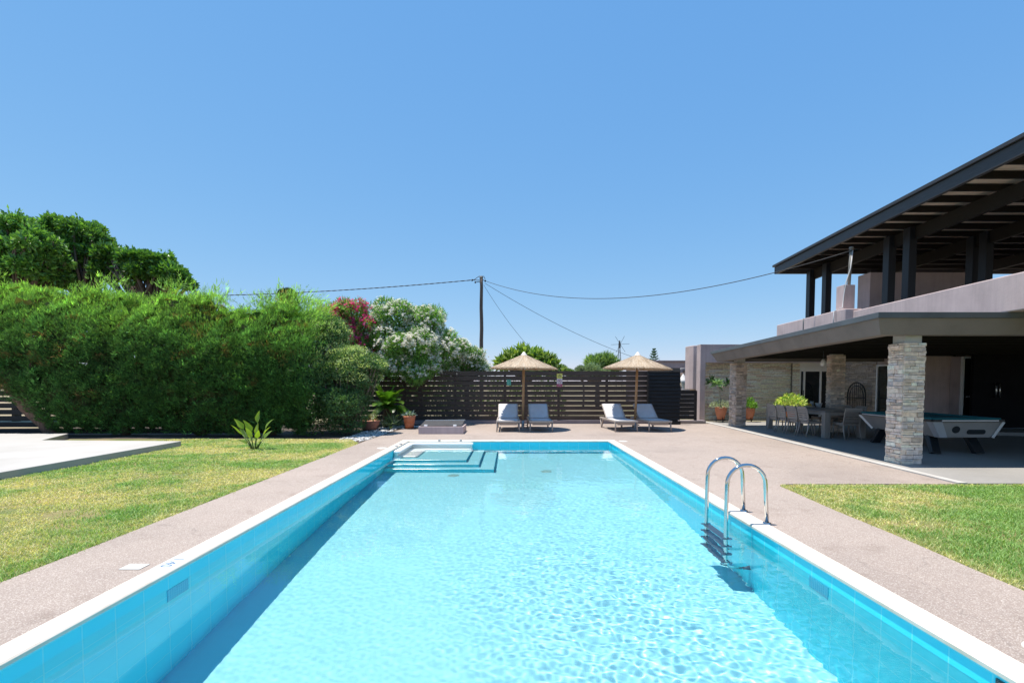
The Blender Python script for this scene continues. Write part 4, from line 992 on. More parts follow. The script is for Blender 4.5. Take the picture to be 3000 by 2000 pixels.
# the face is made of overlapping boughs: each is a dome of sprays around its own centre
K = 2700; kx = -20+14.3*r.random(K); kzt = hedge_top(kx); kzl = hedge_low(kx); kz = kzl+(kzt-kzl)*r.random(K)**.92
kd = .16*r.random(K)**1.3+.30*np.clip(vnoise(kx+40, kz+40, 1.3, 8)+.6*vnoise(kx+40, kz*1.6+40, 3.4, 9)-.78, 0, .7)
kr = .11+.12*r.random(K); kt = np.exp(.30*r.normal(size=K)); M_ = 54
n = K*M_; ki = np.repeat(np.arange(K), M_); a = r.random(n)*6.2832; q = np.sqrt(r.random(n))
du = q*np.cos(a)*kr[ki]*1.5; dv = q*np.sin(a)*kr[ki]
x = kx[ki]+du*.86-dv*.35; z = np.clip(kz[ki]+du*.42+dv*.9, hedge_low(kx[ki]), None); zt = hedge_top(x); z = np.minimum(z, zt+.05)
y = hedge_front(x, z, zt)+kd[ki]+.75*kr[ki]*q*q+.05*r.random(n)
dz = (hedge_front(x, z+.05, zt)-hedge_front(x, z-.05, zt))/.1
N = np.stack([.9*q*np.cos(a)+.2*r.normal(size=n), -np.ones(n), np.clip(dz, 0, 6)+.8*q*np.sin(a)], 1); N /= np.linalg.norm(N, axis=1)[:, None]
n_face = n
# right-hand end of the hedge
m = 4500; ye = 13.9+1.6*r.random(m); ze = .1+3.9*r.random(m)**.9; xe = -5.75+.3*np.sin(ze*2)+.25*r.normal(size=m)*.6-.3*np.clip(ze-3, 0, 1)
P = np.concatenate([np.stack([x, y, z], 1), np.stack([xe, ye, ze], 1)]); N = np.concatenate([N, np.tile([[.8, -.5, .3]], (m, 1))])
n_plain = len(P)
# ragged new shoots along the top
m = 2600; xs = -20+14*r.random(m); ph = np.clip(np.sin(xs*3.1)+np.sin(xs*7.3+1)+np.sin(xs*1.3+.5)*.8, -.6, 2.2); zs_ = hedge_top(xs)-.25+(.20+.09*ph)*r.random(m); ys_ = 15.2+.6*r.random(m)
P = np.concatenate([P, np.stack([xs, ys_, zs_], 1)]); N = np.concatenate([N, np.stack([.45*r.normal(size=m), .3*r.normal(size=m)-.2, np.ones(m)*1.3], 1)])
# long feathery plumes near the right end and in the middle
for cx_, cz_, k_, sp_ in ((-6.75, 3.62, 620, .50), (-7.5, 3.75, 200, .25), (-6.2, 3.55, 160, .3), (-8.9, 3.95, 90, .14), (-12.3, 4.3, 100, .22), (-10.4, 4.2, 110, .22), (-16.1, 4.5, 100, .2), (-9.6, 3.95, 80, .14)):
    tt = r.random(k_); a_ = r.normal(size=k_)*sp_; P = np.concatenate([P, np.stack([cx_+a_*1.5*tt, 15.0+.25*r.normal(size=k_), cz_+(.95 if k_ > 300 else .6)*tt*(1-.5*np.abs(a_))*(.6+.4*np.sin(a_*11)**2)], 1)]); N = np.concatenate([N, np.stack([a_*2.2+.15*r.normal(size=k_), .3*r.normal(size=k_), np.ones(k_)], 1)])
n = len(P)
# one spray: a curved stem with narrow side strips
T = []; TF = []
for i, (u, l, sd) in enumerate(((.0, .42, -1), (.0, .42, 1), (.22, .42, -1), (.22, .42, 1), (.5, .5, 0))):
    a_ = sd*.62; bx_, by_ = math.sin(a_), math.cos(a_); px_q, py_q = by_*.035, -bx_*.035; dz_ = -.10*u
    T += [(0-px_q*.6, u-py_q*.6, dz_), (0+px_q*.6, u+py_q*.6, dz_), (bx_*l*.6+px_q, u+by_*l*.6+py_q, dz_+.03), (bx_*l, u+by_*l, dz_-.05), ]
    TF.append((i*4, i*4+1, i*4+2, i*4+3))
T = np.array(T); TF = np.array(TF)
fr = frames(n, N*np.array([1, .75, .8])+np.array([.28, -.15, .5]), .36, r)
big = r.random(n) < .02
psz = np.where(np.arange(n) >= n_plain, 2.0, 1.0)
V, F = scatter(T, TF, P, fr, np.where(big, .20, .062+.055*r.random(n))*psz)
C = lerp_tints(r, n, [(.034, .085, .026), (.048, .112, .030), (.028, .070, .026), (.064, .130, .034)])
young = np.clip((P[:, 2]/hedge_top(P[:, 0])-.74)*3.0+.22*r.normal(size=n)+.5*(vnoise(P[:, 0]+40, P[:, 2]+40, 1.7, 12)-.5), 0, 1)[:, None]  # upper sprays tinted brighter: sunlight on the hedge top put into the colour
C = C*(1-young)+lerp_tints(r, n, [(.16, .27, .06), (.195, .30, .07), (.13, .245, .05)])*young
brown = r.random(n) < np.clip(vnoise(P[:, 0]+9, P[:, 2]*1.5+9, 2.4, 14)-.76, 0, 1)*2.2; C[brown] = lerp_tints(r, brown.sum(), [(.12, .07, .03), (.09, .06, .025)])
C *= np.exp(.42*r.normal(size=(n, 1))); C[:n_face] *= kt[ki][:, None]
np_mesh('foliage', V, F, M_NEEDLE, hg, rep(C, len(T)))
# inner twigs behind the sprays: a rough sheet that stops most but not all of the light
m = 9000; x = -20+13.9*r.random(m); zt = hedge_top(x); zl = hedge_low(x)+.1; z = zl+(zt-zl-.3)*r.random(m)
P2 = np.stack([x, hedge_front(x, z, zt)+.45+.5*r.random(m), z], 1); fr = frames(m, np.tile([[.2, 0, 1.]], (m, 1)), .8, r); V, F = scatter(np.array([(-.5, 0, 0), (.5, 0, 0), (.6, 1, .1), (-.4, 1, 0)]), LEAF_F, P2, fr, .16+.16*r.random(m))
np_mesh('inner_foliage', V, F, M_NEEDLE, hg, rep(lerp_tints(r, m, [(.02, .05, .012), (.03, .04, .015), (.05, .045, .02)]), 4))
b = MB(); b.tube([(-13.35, 14.15, -.05), (-13.7, 14.2, .35), (-14.2, 14.2, .85), (-14.55, 14.2, 1.35), (-14.75, 14.3, 1.9), (-14.9, 14.4, 3)], [.20, .19, .21, .20, .16, .08], 12)
for k_, (dx, dy) in enumerate(((-.9, .1), (-.35, -.2), (.2, .1), (.55, -.1), (-.6, .3))): b.tube([(-14.45, 14.2, 1.15), (-14.5+dx*.5, 14.2+dy*.5, 1.55), (-14.5+dx, 14.2+dy, 2.1), (-14.5+dx*1.4, 14.3+dy, 2.9)], [.12, .085, .06, .03], 8)
b.build('trunk', M_BARK, hg)
for xx in (-11.6, -9.3, -7.2):
    b = MB(); b.tube([(xx, 14.5, -.05), (xx+.1, 14.5, 1.2), (xx-.05, 14.7, 2.6)], [.13, .11, .04], 8); b.build('trunk', M_BARK, hg)

# --- shrubs and trees from leaf shells
def plant(name, label, cat, loc, blobs, n, T, up, spread, size, tints, seed, mat=M_LEAF, trunk=True, lo=.7, hi=1.05, zmin=.02, cl=(1.6, .65, 1.4), tr=(.09, .025), group=None, bark=None, base=None, hole=.30, loose=1.0):
    r = np.random.default_rng(seed); t = thing(name, loc, label, cat, group)
    P, N = blob_points(r, blobs, n, lo, hi, zmin)
    # loose sprays that stick out, and thin places where the sky shows through
    f = .6*vnoise(P[:, 0]+.6*P[:, 1]+60, P[:, 2]*1.2+60, 2.3, seed+5)+.4*vnoise(P[:, 0]-.5*P[:, 1]+60, P[:, 2]+60, 5.5, seed+6)
    ok = f > hole; P, N, f = P[ok], N[ok], f[ok]; P = P+N*(np.clip(f-.62, 0, 1)*loose*r.random(len(P)))[:, None]
    V, F, C = leaf_mesh(r, P, N, T, up, spread, size, tints); C = clump_tint(P, C, cl[0], seed, cl[1], cl[2])
    np_mesh('crown', V, F, mat, t, C)
    # sparse inner leaves so that gaps stay but the heart is not empty
    P2, N2 = blob_points(r, [(c, tuple(np.array(q)*.72)) for c, q in blobs], n//4, .4, 1.0, zmin)
    V, F, C = leaf_mesh(r, P2, N2, T*np.array([1.6, 1.2, 1]), up, 1.2, size, tints); np_mesh('inner_crown', V, F, mat, t, C)
    if trunk:
        b = MB(); base = base or (loc[0], loc[1], -.05); top = Vector(base)+Vector((0, 0, (min(c[2]-q[2]*.6 for c, q in blobs))*.7+.2)); b.tube([base, Vector(base).lerp(top, .5)+Vector((.04, 0, 0)), top], [tr[0]*1.3, tr[0]*1.1, tr[0]], 9)
        branches(b, r, top, blobs, tr[0]*.75, tr[1]); b.build('trunk', bark or M_BARK_G, t)
    return t, r
def sub(r, c, q, k, f=.5):
    """k lobes over an ellipsoid, so that the outline is uneven"""
    out = [(c, tuple(np.array(q)*.80))]
    for _ in range(k):
        d = r.normal(size=3); d[2] = abs(d[2])*.9-.15; d /= np.linalg.norm(d); s = f*(.6+.6*r.random()); out.append((tuple(np.array(c)+d*np.array(q)*.78), tuple(np.array(q).min()*s*np.array([1.15, 1, .85]))))
    return out
rs = np.random.default_rng(71)
FIC = [(.045, .105, .026), (.065, .14, .03), (.10, .19, .036), (.034, .08, .022)]
def at(px, py, Y): return (1500+0, 0)
def W(px, py, Y): return ((px-1500)/1420*Y, Y, 1.5+(1125-py)/1420*Y)
def blobs_px(lst): return [((W(px, py, Y)), (rx/1420*Y, ry_, rz/1420*Y)) for px, py, Y, rx, ry_, rz in lst]
ficg = 'broad leaved trees behind the cypress hedge'
bl = blobs_px([(0, 712, 20.5, 60, 1.0, 38), (90, 684, 20.5, 55, 1.0, 36), (45, 735, 20, 70, 1.1, 36), (130, 725, 19.5, 50, .9, 40), (20, 800, 19.5, 60, 1, 34), (110, 790, 19.6, 50, .8, 32), (-70, 720, 20.5, 80, 1.2, 70), (175, 775, 20, 35, .7, 28), (170, 820, 20.5, 50, .8, 30), (60, 840, 20.5, 80, .8, 30)])
plant('broadleaf_tree', 'tallest broad leaved tree at the far left, above the hedge', 'tree', (-21, 20.5, 0), sum([sub(rs, c, q, 14, .42) for c, q in bl], []), 26000, fold(1, .5), .35, .6, (.14, .24), FIC, 72, M_GLOSSY, loose=1.6, hole=.40, group=ficg, tr=(.12, .03), cl=(1.0, .55, 1.6))
bl = blobs_px([(200, 672, 21.5, 48, .9, 26), (262, 690, 21.5, 52, .9, 34), (310, 712, 21.5, 30, .7, 20), (235, 735, 21.5, 50, 1, 36), (180, 720, 21.5, 30, .8, 30), (285, 752, 21.5, 35, .8, 24), (290, 790, 21.8, 30, .7, 26), (250, 830, 22, 60, .7, 26)])
plant('broadleaf_tree', 'broad leaved tree with a bare brown limb showing, right of the tallest one', 'tree', (-18.6, 21.5, 0), sum([sub(rs, c, q, 12, .42) for c, q in bl], []), 15000, fold(1, .5), .35, .6, (.14, .24), FIC, 73, M_GLOSSY, loose=1.6, hole=.40, group=ficg, tr=(.10, .03), cl=(1.0, .55, 1.5))
bl = blobs_px([(345, 762, 21, 38, .8, 26), (330, 800, 21, 36, .8, 30), (420, 768, 20.5, 42, .8, 22), (480, 778, 20.5, 30, .8, 24), (440, 805, 20.5, 55, .9, 26), (515, 810, 20.5, 36, .8, 26), (545, 830, 20.5, 20, .6, 22)])
plant('broadleaf_tree', 'lowest broad leaved tree, its rounded crown at the right of the group', 'tree', (-15.4, 20.8, 0), sum([sub(rs, c, q, 12, .42) for c, q in bl], []), 15000, fold(1, .5), .35, .6, (.14, .24), [(.05, .115, .02), (.07, .14, .025), (.035, .09, .02), (.025, .06, .018)], 74, M_GLOSSY, hole=.38, loose=2.2, group=ficg, tr=(.10, .03), cl=(1.0, .6, 1.5))
bl = blobs_px([(848, 866, 30, 24, .5, 16), (850, 900, 30, 22, .5, 24)])
plant('dark_tree', 'small dark round tree crown peeping over the hedge plumes', 'tree', (-13.8, 30, 0), bl, 5000, fold(1, .4), .3, .6, (.10, .16), [(.02, .045, .02), (.03, .06, .022)], 75, tr=(.12, .04))

# variegated pittosporum: pale young growth over dark green
bl = blobs_px([(945, 1150, 15.0, 135, 1.1, 195), (1035, 1110, 14.9, 78, .95, 110), (950, 995, 15.3, 80, .9, 78), (1010, 1200, 14.6, 82, .9, 100), (1085, 1078, 14.8, 46, .7, 44), (900, 1160, 14.6, 70, .8, 150)])
P_T = [(.06, .115, .045), (.045, .095, .038), (.085, .145, .055)]
pit, r = plant('pittosporum_shrub', 'pale variegated rounded shrub growing out of the right end of the hedge', 'shrub', (-5, 14.9, 0), sum([sub(rs, c, q, 34, .24) for c, q in bl], []), 80000, fold(1, .42), .4, .6, (.05, .085), P_T, 81, cl=(1.3, .6, 1.4), tr=(.05, .015), zmin=.06)
P, N = blob_points(r, sum([sub(rs, c, q, 34, .24) for c, q in (bl[0], bl[1], bl[2], bl[4])], []), 70000, .97, 1.10)
ok = (N[:, 2] > -.2) & (P[:, 2] > 1.55+.5*r.random(len(P))-.35*(P[:, 0]+5.2)) & (r.random(len(P)) < .35+.65*vnoise(P[:, 0]+20, P[:, 2]+20, 1.9, 5)); P, N = P[ok], N[ok]
V, F, C = leaf_mesh(r, P, N, fold(1, .42), .6, .6, (.045, .075), [(.30, .34, .16), (.36, .40, .22), (.22, .28, .11)])
np_mesh('young_leaves', V, F, M_LEAF, pit, C)

# oleanders: lance leaves and flower clusters
OLE = [(.08, .16, .04), (.11, .22, .045), (.14, .26, .055), (.06, .12, .04)]
def flowers(t, r, blobs, n, tints, fsize, seed, front=True, zl=0, sel=None, per=9, spread=.055):
    P, N = blob_points(r, blobs, n, 1.0, 1.10)
    ok = (N[:, 1] < .45) & (N[:, 2] > -.55) & (P[:, 2] > zl)
    if sel is not None: ok &= sel(P)
    P, N = P[ok], N[ok]; k = len(P); Q = (rep(P, per)+np.repeat(N, per, 0)*.03+r.normal(size=(k*per, 3))*spread); M = np.repeat(N, per, 0)
    # a flower: five petals as a ring of quads
    T = []; TF = []
    for i in range(5):
        a = i*1.2566; c, s = math.cos(a), math.sin(a); o = len(T)
        T += [(0, 0, 0), (c*.6-s*.33, .18, s*.6+c*.33), (c, .12, s), (c*.6+s*.33, .18, s*.6-c*.33)]; TF.append((o, o+1, o+2, o+3))
    fr = frames(len(Q), M*.7+np.array([-.1, -.2, .9]), .45, r); V, F = scatter(np.array(T), np.array(TF), Q, fr, fsize*(.7+.6*r.random(len(Q))))
    np_mesh('flowers', V, F, M_PETAL, t, rep(lerp_tints(r, len(Q), tints), len(T)))
bl = blobs_px([(985, 930, 17.8, 42, .8, 36), (1040, 915, 17.8, 45, .8, 32), (1065, 960, 17.8, 38, .8, 40), (1000, 980, 17.8, 50, .8, 45), (1060, 1010, 17.8, 45, .8, 45)])
bls = sum([sub(rs, c, q, 5, .5) for c, q in bl], [])
OLG = 'flowering oleander bushes along the fence'
pk, r = plant('oleander_bush', 'oleander bush with bright pink flowers between hedge and white oleander', 'flowering bush', (-6, 17.8, 0), bls, 9000, fold(1, .15, .15), .7, .5, (.13, .2), OLE, 91, group=OLG, zmin=1.5, cl=(1.6, .7, 1.3))
flowers(pk, r, bls, 620, [(.84, .06, .26), (.86, .12, .36), (.78, .04, .18)], .046, 1, zl=2.3, per=10)
bl = blobs_px([(1165, 935, 18.2, 75, .9, 48), (1240, 950, 18.2, 70, .9, 50), (1130, 1000, 17.9, 60, .9, 55), (1210, 1020, 17.7, 80, 1.0, 60), (1290, 1020, 18.2, 62, .9, 52), (1170, 1075, 17.6, 65, .8, 42), (1245, 1075, 17.7, 50, .8, 36), (1215, 1100, 17.4, 35, .6, 30)])
bls = sum([sub(rs, c, q, 6, .5) for c, q in bl], [])
wo, r = plant('oleander_bush', 'big oleander bush covered in white flowers leaning over the fence', 'flowering bush', (-3.6, 18.0, 0), bls, 26000, fold(1, .15, .15), .6, .5, (.13, .21), OLE, 92, group=OLG, base=(-3.6, 19.0, -.05), zmin=1.35, cl=(1.5, .65, 1.35))
flowers(wo, r, bls, 1500, [(.84, .81, .72), (.80, .78, .68), (.86, .83, .76)], .044, 2, zl=1.6, per=13, spread=.05)
bl = blobs_px([(1335, 1040, 19.2, 48, .8, 48), (1375, 1060, 19.2, 42, .8, 40), (1410, 1085, 19.2, 26, .6, 28), (1330, 1090, 19.2, 60, .8, 34)])
bls = sum([sub(rs, c, q, 5, .5) for c, q in bl], [])
w2, r = plant('oleander_bush', 'smaller white flowering oleander behind the fence below the utility pole', 'flowering bush', (-1.8, 19.2, 0), bls, 9000, fold(1, .15, .15), .7, .5, (.13, .2), [(.07, .15, .03), (.10, .20, .04), (.05, .11, .03)], 93, group=OLG, zmin=1.2)
flowers(w2, r, bls, 900, [(.84, .81, .72), (.80, .78, .68)], .038, 3, zl=1.9, per=8)
# a drooping spray of the white oleander in front of the fence boards
# low bushes right behind the fence
for i, (px_q, wq, lb) in enumerate(((1180, 70, 'dense dark bush behind the left end of the long slat fence'), (1330, 75, 'leafy bush behind the fence near the pump hatch'), (1480, 55, 'yellow green bush behind the fence at the left parasol'), (1610, 45, 'thin bush behind the fence below the warning sign'))):
    bl = blobs_px([(px_q-wq*.5, 1160, 20.2, wq*.6, .5, 60), (px_q+wq*.4, 1170, 20.2, wq*.6, .5, 55), (px_q, 1210, 20.2, wq, .5, 40)])
    plant('fence_bush', lb, 'shrub', (W(px_q, 1200, 20.2)[0], 20.2, 0), bl, (7000, 5000, 2200, 1500)[i], fold(1, .35), .5, .6, (.09, .15), [[(.03, .07, .02), (.05, .10, .03)], [(.04, .09, .02), (.07, .12, .03)], [(.12, .17, .03), (.08, .13, .03)], [(.10, .15, .03), (.07, .12, .03)]][i], 150+i, trunk=False, group='bushes behind the slat fence')
# --- loquat
bl = blobs_px([(1500, 1055, 22, 26, .5, 16), (1535, 1040, 22, 26, .5, 18), (1570, 1050, 22, 28, .5, 18), (1605, 1065, 22, 18, .45, 18), (1475, 1070, 22, 16, .4, 12), (1560, 1080, 22, 60, .7, 22), (1618, 1085, 22, 16, .4, 18)])
plant('loquat_tree', 'loquat tree with long yellow green leaves behind the left parasol', 'tree', (.6, 22, 0), sum([sub(rs, c, q, 5, .5) for c, q in bl], []), 2300, fold(1, .3, .3), .6, .45, (.24, .42), [(.10, .17, .03), (.16, .22, .05), (.06, .12, .03), (.20, .25, .07)], 95, group=None, tr=(.09, .03), cl=(1.5, .6, 1.4))
# --- background trees beyond the fence
bl = blobs_px([(1735, 1075, 38, 30, 1, 18), (1770, 1066, 40, 30, 1, 16), (1790, 1075, 40, 18, 1, 16)])
plant('palm_clump', 'clump of green fan palms left of the windmill', 'palm', (7, 40, 0), blobs_px([(1745, 1070, 40, 24, .9, 18), (1775, 1066, 40, 24, .9, 18), (1793, 1082, 40, 14, .7, 18)]), 3000, fold(1, .16, .3), .8, .4, (.35, .7), [(.10, .16, .05), (.14, .20, .06), (.06, .11, .04)], 96, tr=(.15, .06))
plant('olive_tree', 'grey green olive tree behind the fence in front of the palms', 'tree', (6, 34, 0), sum([sub(rs, c, q, 4, .5) for c, q in blobs_px([(1705, 1088, 34, 20, .7, 18), (1735, 1090, 34, 24, .7, 20), (1690, 1100, 34, 16, .6, 14), (1765, 1095, 34, 18, .6, 14)])], []), 9000, fold(1, .2), .5, .7, (.10, .17), [(.13, .17, .11), (.17, .21, .14), (.09, .13, .08)], 97, tr=(.12, .04))
plant('bay_shrub', 'small green shrub top showing over the fence beside the warning sign', 'shrub', (5, 34, 0), sum([sub(rs, c, q, 4, .5) for c, q in blobs_px([(1655, 1086, 34, 12, .5, 12), (1668, 1092, 34, 14, .5, 9)])], []), 2500, fold(1, .3), .5, .6, (.12, .2), [(.06, .11, .04), (.10, .15, .05)], 98, tr=(.06, .03))
# Norfolk pine: tiers of upswept branches
np_ = thing('norfolk_pine', (18.1, 62, 0), 'young Norfolk pine with tiered branches beyond the right parasol', 'tree'); r = np.random.default_rng(99)
b = MB(); b.tube([(18.1, 62, 0), (18.1, 62, 3), (18.1, 62, 5.9)], [.12, .08, .02], 8); b.build('trunk', M_BARK_G, np_)
PP = []; NN = []
for i in range(11):
    z = 5.75-.33*i; L = .12+.115*i
    for j in range(6):
        a = j*1.047+i*.5; s = np.linspace(.15, 1, 18); PP.append(np.stack([18.1+L*s*math.cos(a), 62+L*s*math.sin(a), z+.12*s+.32*L*s**2], 1)); NN.append(np.tile([[math.cos(a)*.5, math.sin(a)*.5, .8]], (18, 1)))
P = np.concatenate(PP); N = np.concatenate(NN); V, F, C = leaf_mesh(r, P, N, fold(1, .35), .1, .35, (.16, .26), [(.025, .06, .03), (.035, .075, .035)]); np_mesh('branches', V, F, M_LEAF, np_, C)

# --- cycad, planters and small plants on the left
M_CYC = mat_tint('cycad_frond', .35, .4, .35, .08)
cy = thing('sago_palm', (-4.35, 16.9, 0), 'sago palm with arching bright green fronds beside the shrub', 'palm'); r = np.random.default_rng(101); parts = []
for i in range(34):
    a = i*2.39996+.3; el = R(12+68*r.random()); L = .95+.3*r.random(); n = 58; s = np.linspace(.08, 1, n)
    if r.random() < .45: a = r.normal(-.7, .6); L *= .85
    d = np.array([math.cos(a)*math.cos(el), math.sin(a)*math.cos(el), math.sin(el)]); droop = .38+.3*r.random()
    P = np.array([-4.35, 16.9, .62])+d*(L*s)[:, None]; P[:, 2] -= droop*L*s**2.2*math.cos(el)**.7
    tan = np.gradient(P, axis=0); tan /= np.linalg.norm(tan, axis=1)[:, None]; side = np.cross(tan, [0, 0, 1.]); side /= np.linalg.norm(side, axis=1)[:, None]; upv = np.cross(side, tan)
    ln = .20*np.sin(np.pi*np.clip(s*.93+.05, 0, 1))**.6
    col = lerp_tints(r, 1, [(.13, .27, .02), (.17, .33, .025), (.08, .20, .02), (.035, .10, .02)])
    for sg in (-1, 1):
        dv = side*sg*.86+tan*.5+upv*.28; tip = P+dv*ln[:, None]; w_ = tan*.007
        V = np.stack([P-w_, P+w_, tip+w_*.4, tip-w_*.4], 1).reshape(-1, 3); k_ = np.arange(n)*4; parts.append((V, np.stack([k_, k_+1, k_+2, k_+3], 1), rep(col*(.8+.4*r.random((n, 1))), 4)))
V, F, C = join(parts); np_mesh('fronds', V, F, M_CYC, cy, C)
b = MB(); b.lathe([(.14, -.03), (.17, .2), (.15, .5), (.08, .66), (0, .7)], (-4.35, 16.9, 0), 16); b.build('trunk', wood('cycad_trunk', (.10, .065, .04), .95, .5, (20, 20, 30)), cy)
def herb(name, label, cat, loc, n, hgt, T, size, tints, seed, rad, mat=M_LEAF, part='leaves', parent=None, up=.8, spread=.5, petals=None):
    r = np.random.default_rng(seed); t = thing(name, loc, label, cat) if parent is None else parent
    a = r.random(n)*6.28; q = rad*np.sqrt(r.random(n)); h = hgt*r.random(n)**.7*np.sqrt(np.clip(1.05-(q/rad)**2, 0, 1)); P = np.stack([q*np.cos(a), q*np.sin(a), h], 1)+np.array(loc)
    N = np.stack([np.cos(a)*q/rad, np.sin(a)*q/rad, .5+0*a], 1); V, F, C = leaf_mesh(r, P, N, T, up, spread, size, tints); np_mesh(part, V, F, mat, t, C); return t
bp = thing('bowl_planter', (-4.72, 16.0, 0), 'wide low terracotta bowl planter under the sago palm', 'planter')
b = MB(); b.lathe([(.0, .02), (.19, .02), (.22, .0), (.24, .05), (.30, .14), (.345, .27), (.36, .30), (.335, .30), (.32, .26), (0, .25)], (-4.72, 16.0, 0), 32); b.build('bowl', M_TERRA_D, bp)
herb('', '', '', (-4.72, 16.0, .26), 130, .25, fold(1, .4), (.06, .10), [(.06, .12, .04), (.12, .15, .06), (.2, .16, .1)], 111, .26, parent=bp)
tp = thing('terracotta_pot', (-3.46, 16.3, 0), 'upright terracotta pot with a grey succulent in front of the fence', 'plant pot')
b = MB(); b.lathe([(0, .01), (.135, .01), (.14, .0), (.165, .18), (.168, .20), (.172, .20), (.20, .38), (.208, .44), (.185, .44), (.175, .40), (0, .38)], (-3.46, 16.3, 0), 28); b.build('pot', M_TERRA, tp)
herb('', '', '', (-3.46, 16.3, .40), 70, .14, fold(1, .3, -.2), (.10, .18), [(.10, .15, .14), (.13, .18, .17), (.07, .11, .10)], 112, .16, parent=tp, up=.25, spread=.4)
herb('spider_plant', 'low plant with thin arching pale leaves between bowl and pot', 'plant', (-4.05, 16.5, .0), 150, .32, fold(1, .07, .5), (.25, .45), [(.10, .15, .07), (.17, .2, .12), (.05, .09, .04)], 113, .22, up=.5, spread=.6)
# bird of paradise on the lawn
st = thing('bird_of_paradise', (-5.95, 11.15, 0), 'young bird of paradise plant with paddle leaves alone on the lawn', 'plant'); r = np.random.default_rng(121); M_PAD = mat_tint('paddle_leaf', .4, .4, .38, .06)
parts = []; bst = MB()
specs = [(.10, -.0, .80, .26), (.32, .02, .62, .24), (-.12, .0, .58, .27), (-.34, .05, .62, .24), (-.30, -.1, .5, .24), (-.28, .1, .40, .22), (.16, -.15, .40, .20), (.02, .1, .50, .26), (.24, .12, .36, .2), (-.22, -.05, .20, .14), (.2, -.1, .22, .15), (-.05, -.12, .45, .2), (.06, -.05, .34, .18), (-.16, .12, .36, .2), (.3, -.05, .46, .22)]
for i, (dx, dy, h, bl_) in enumerate(specs):
    base = np.array([-5.95+dx*.2, 11.15+dy*.2, 0.]); tip = np.array([-5.95+dx, 11.15+dy, h]); d = tip-base; d /= np.linalg.norm(d); bl_ *= 1.35; st0 = tip-d*bl_*.55
    bst.tube([base, base*.5+st0*.5+np.array([0, 0, .02]), st0], [.012, .010, .006], 6)
    face = np.array([r.normal()*.5, -.55, .85]); x_ = np.cross(d, face); x_ /= np.linalg.norm(x_); nn = np.cross(x_, d); m = 7; V = []
    for j in range(m):
        u = j/(m-1); wv_ = .21*bl_*((u/.32)**.6 if u < .32 else (1-(u-.32)/.68)**.8)+.0015; c_ = st0+d*bl_*u+(np.array([dx, dy-.12, 0])/(abs(dx)+abs(dy)+.15)*.42-np.array([0, 0, .16]))*bl_*u*u
        V += [c_-x_*wv_+nn*wv_*.35, c_, c_+x_*wv_+nn*wv_*.35]
    F = [(j*3+k_, j*3+k_+1, (j+1)*3+k_+1, (j+1)*3+k_) for j in range(m-1) for k_ in (0, 1)]
    col = lerp_tints(r, 1, [(.30, .44, .04), (.25, .38, .05), (.19, .30, .07), (.36, .48, .04)]); parts.append((np.array(V), np.array(F), rep(col, len(V))))
V, F, C = join(parts); np_mesh('leaf_blades', V, F, M_PAD, st, C, smooth=True); bst.build('stalks', mat_plain('green_stalk', (.13, .19, .06), .5), st)

# --- pots by the far stone wall
def jar(name, label, x, y, sc, group='terracotta pots along the stone wall'):
    t = thing(name, (x, y, .012), label, 'plant pot', group); b = MB(); s = sc
    b.lathe([(0, .12*s), (.15*s, .12*s), (.20*s, .30*s), (.255*s, .50*s), (.27*s, .60*s), (.255*s, .66*s), (.275*s, .70*s), (.275*s, .73*s), (.24*s, .73*s), (.235*s, .66*s), (0, .64*s)], (x, y, .012), 28); b.build('pot', M_TERRA, t)
    b = MB()
    for k_ in range(3):
        a = k_*2.094+.5; b.tube([(x+.2*s*math.cos(a), y+.2*s*math.sin(a), .012), (x+.2*s*math.cos(a), y+.2*s*math.sin(a), .26*s)], .012, 6)
    b.lathe([(.19*s, .12*s), (.205*s, .12*s), (.205*s, .10*s), (.19*s, .10*s)], (x, y, .012), 20); b.build('iron_stand', M_IRON, t)
    return t
j1 = jar('planted_pot', 'terracotta pot with a tall rosette plant over silvery foliage by the pillar', 8.2, 19.0, .82)
herb('', '', '', (8.2, 19.0, .58), 900, .30, fold(1, .4), (.04, .07), [(.30, .33, .26), (.38, .40, .33), (.16, .2, .12)], 131, .42, parent=j1, part='silver_foliage', up=.4, spread=.8)
b = MB(); b.tube([(8.2, 19.0, .55), (8.16, 18.98, .95), (8.06, 18.95, 1.38), (8.02, 18.95, 1.5)], [.035, .03, .026, .022], 8); b.tube([(8.08, 18.95, 1.3), (8.3, 19.05, 1.42), (8.52, 19.1, 1.5)], [.022, .02, .015], 8); b.build('stem', mat_plain('pale_stem', (.34, .31, .25), .8), j1)
M_ROS = mat_tint('rosette_leaf', .5, .3, .3, .06); r = np.random.default_rng(133)
for (cx_, cy_, cz_), k_, tints in (((8.02, 18.93, 1.5), 22, [(.16, .28, .13), (.22, .34, .18)]), ((8.55, 19.1, 1.52), 20, [(.03, .07, .03), (.06, .11, .05)]), ((7.86, 19.15, 1.6), 14, [(.02, .05, .025), (.04, .08, .035)])):
    a = np.arange(k_)*2.4; el = R(-35)+R(110)*np.linspace(0, 1, k_); N = np.stack([np.cos(a)*np.cos(el), np.sin(a)*np.cos(el), np.sin(el)], 1); P = np.tile([[cx_, cy_, cz_]], (k_, 1))
    V, F, C = leaf_mesh(r, P, N, fold(1, .34, .12), 0, .12, (.26, .36), tints, .15); np_mesh('rosette', V, F, M_ROS, j1, C)
j2 = jar('planted_pot', 'terracotta pot with a small green bush, half hidden by the stone column', 9.42, 19.2, .74)
herb('', '', '', (9.42, 19.2, .52), 420, .42, fold(1, .45), (.07, .12), [(.12, .24, .04), (.17, .30, .05), (.08, .17, .03)], 134, .24, parent=j2, part='foliage')
j3 = jar('planted_pot', 'terracotta pot with yellow green variegated foliage behind the dining chairs', 10.95, 19.0, .8)
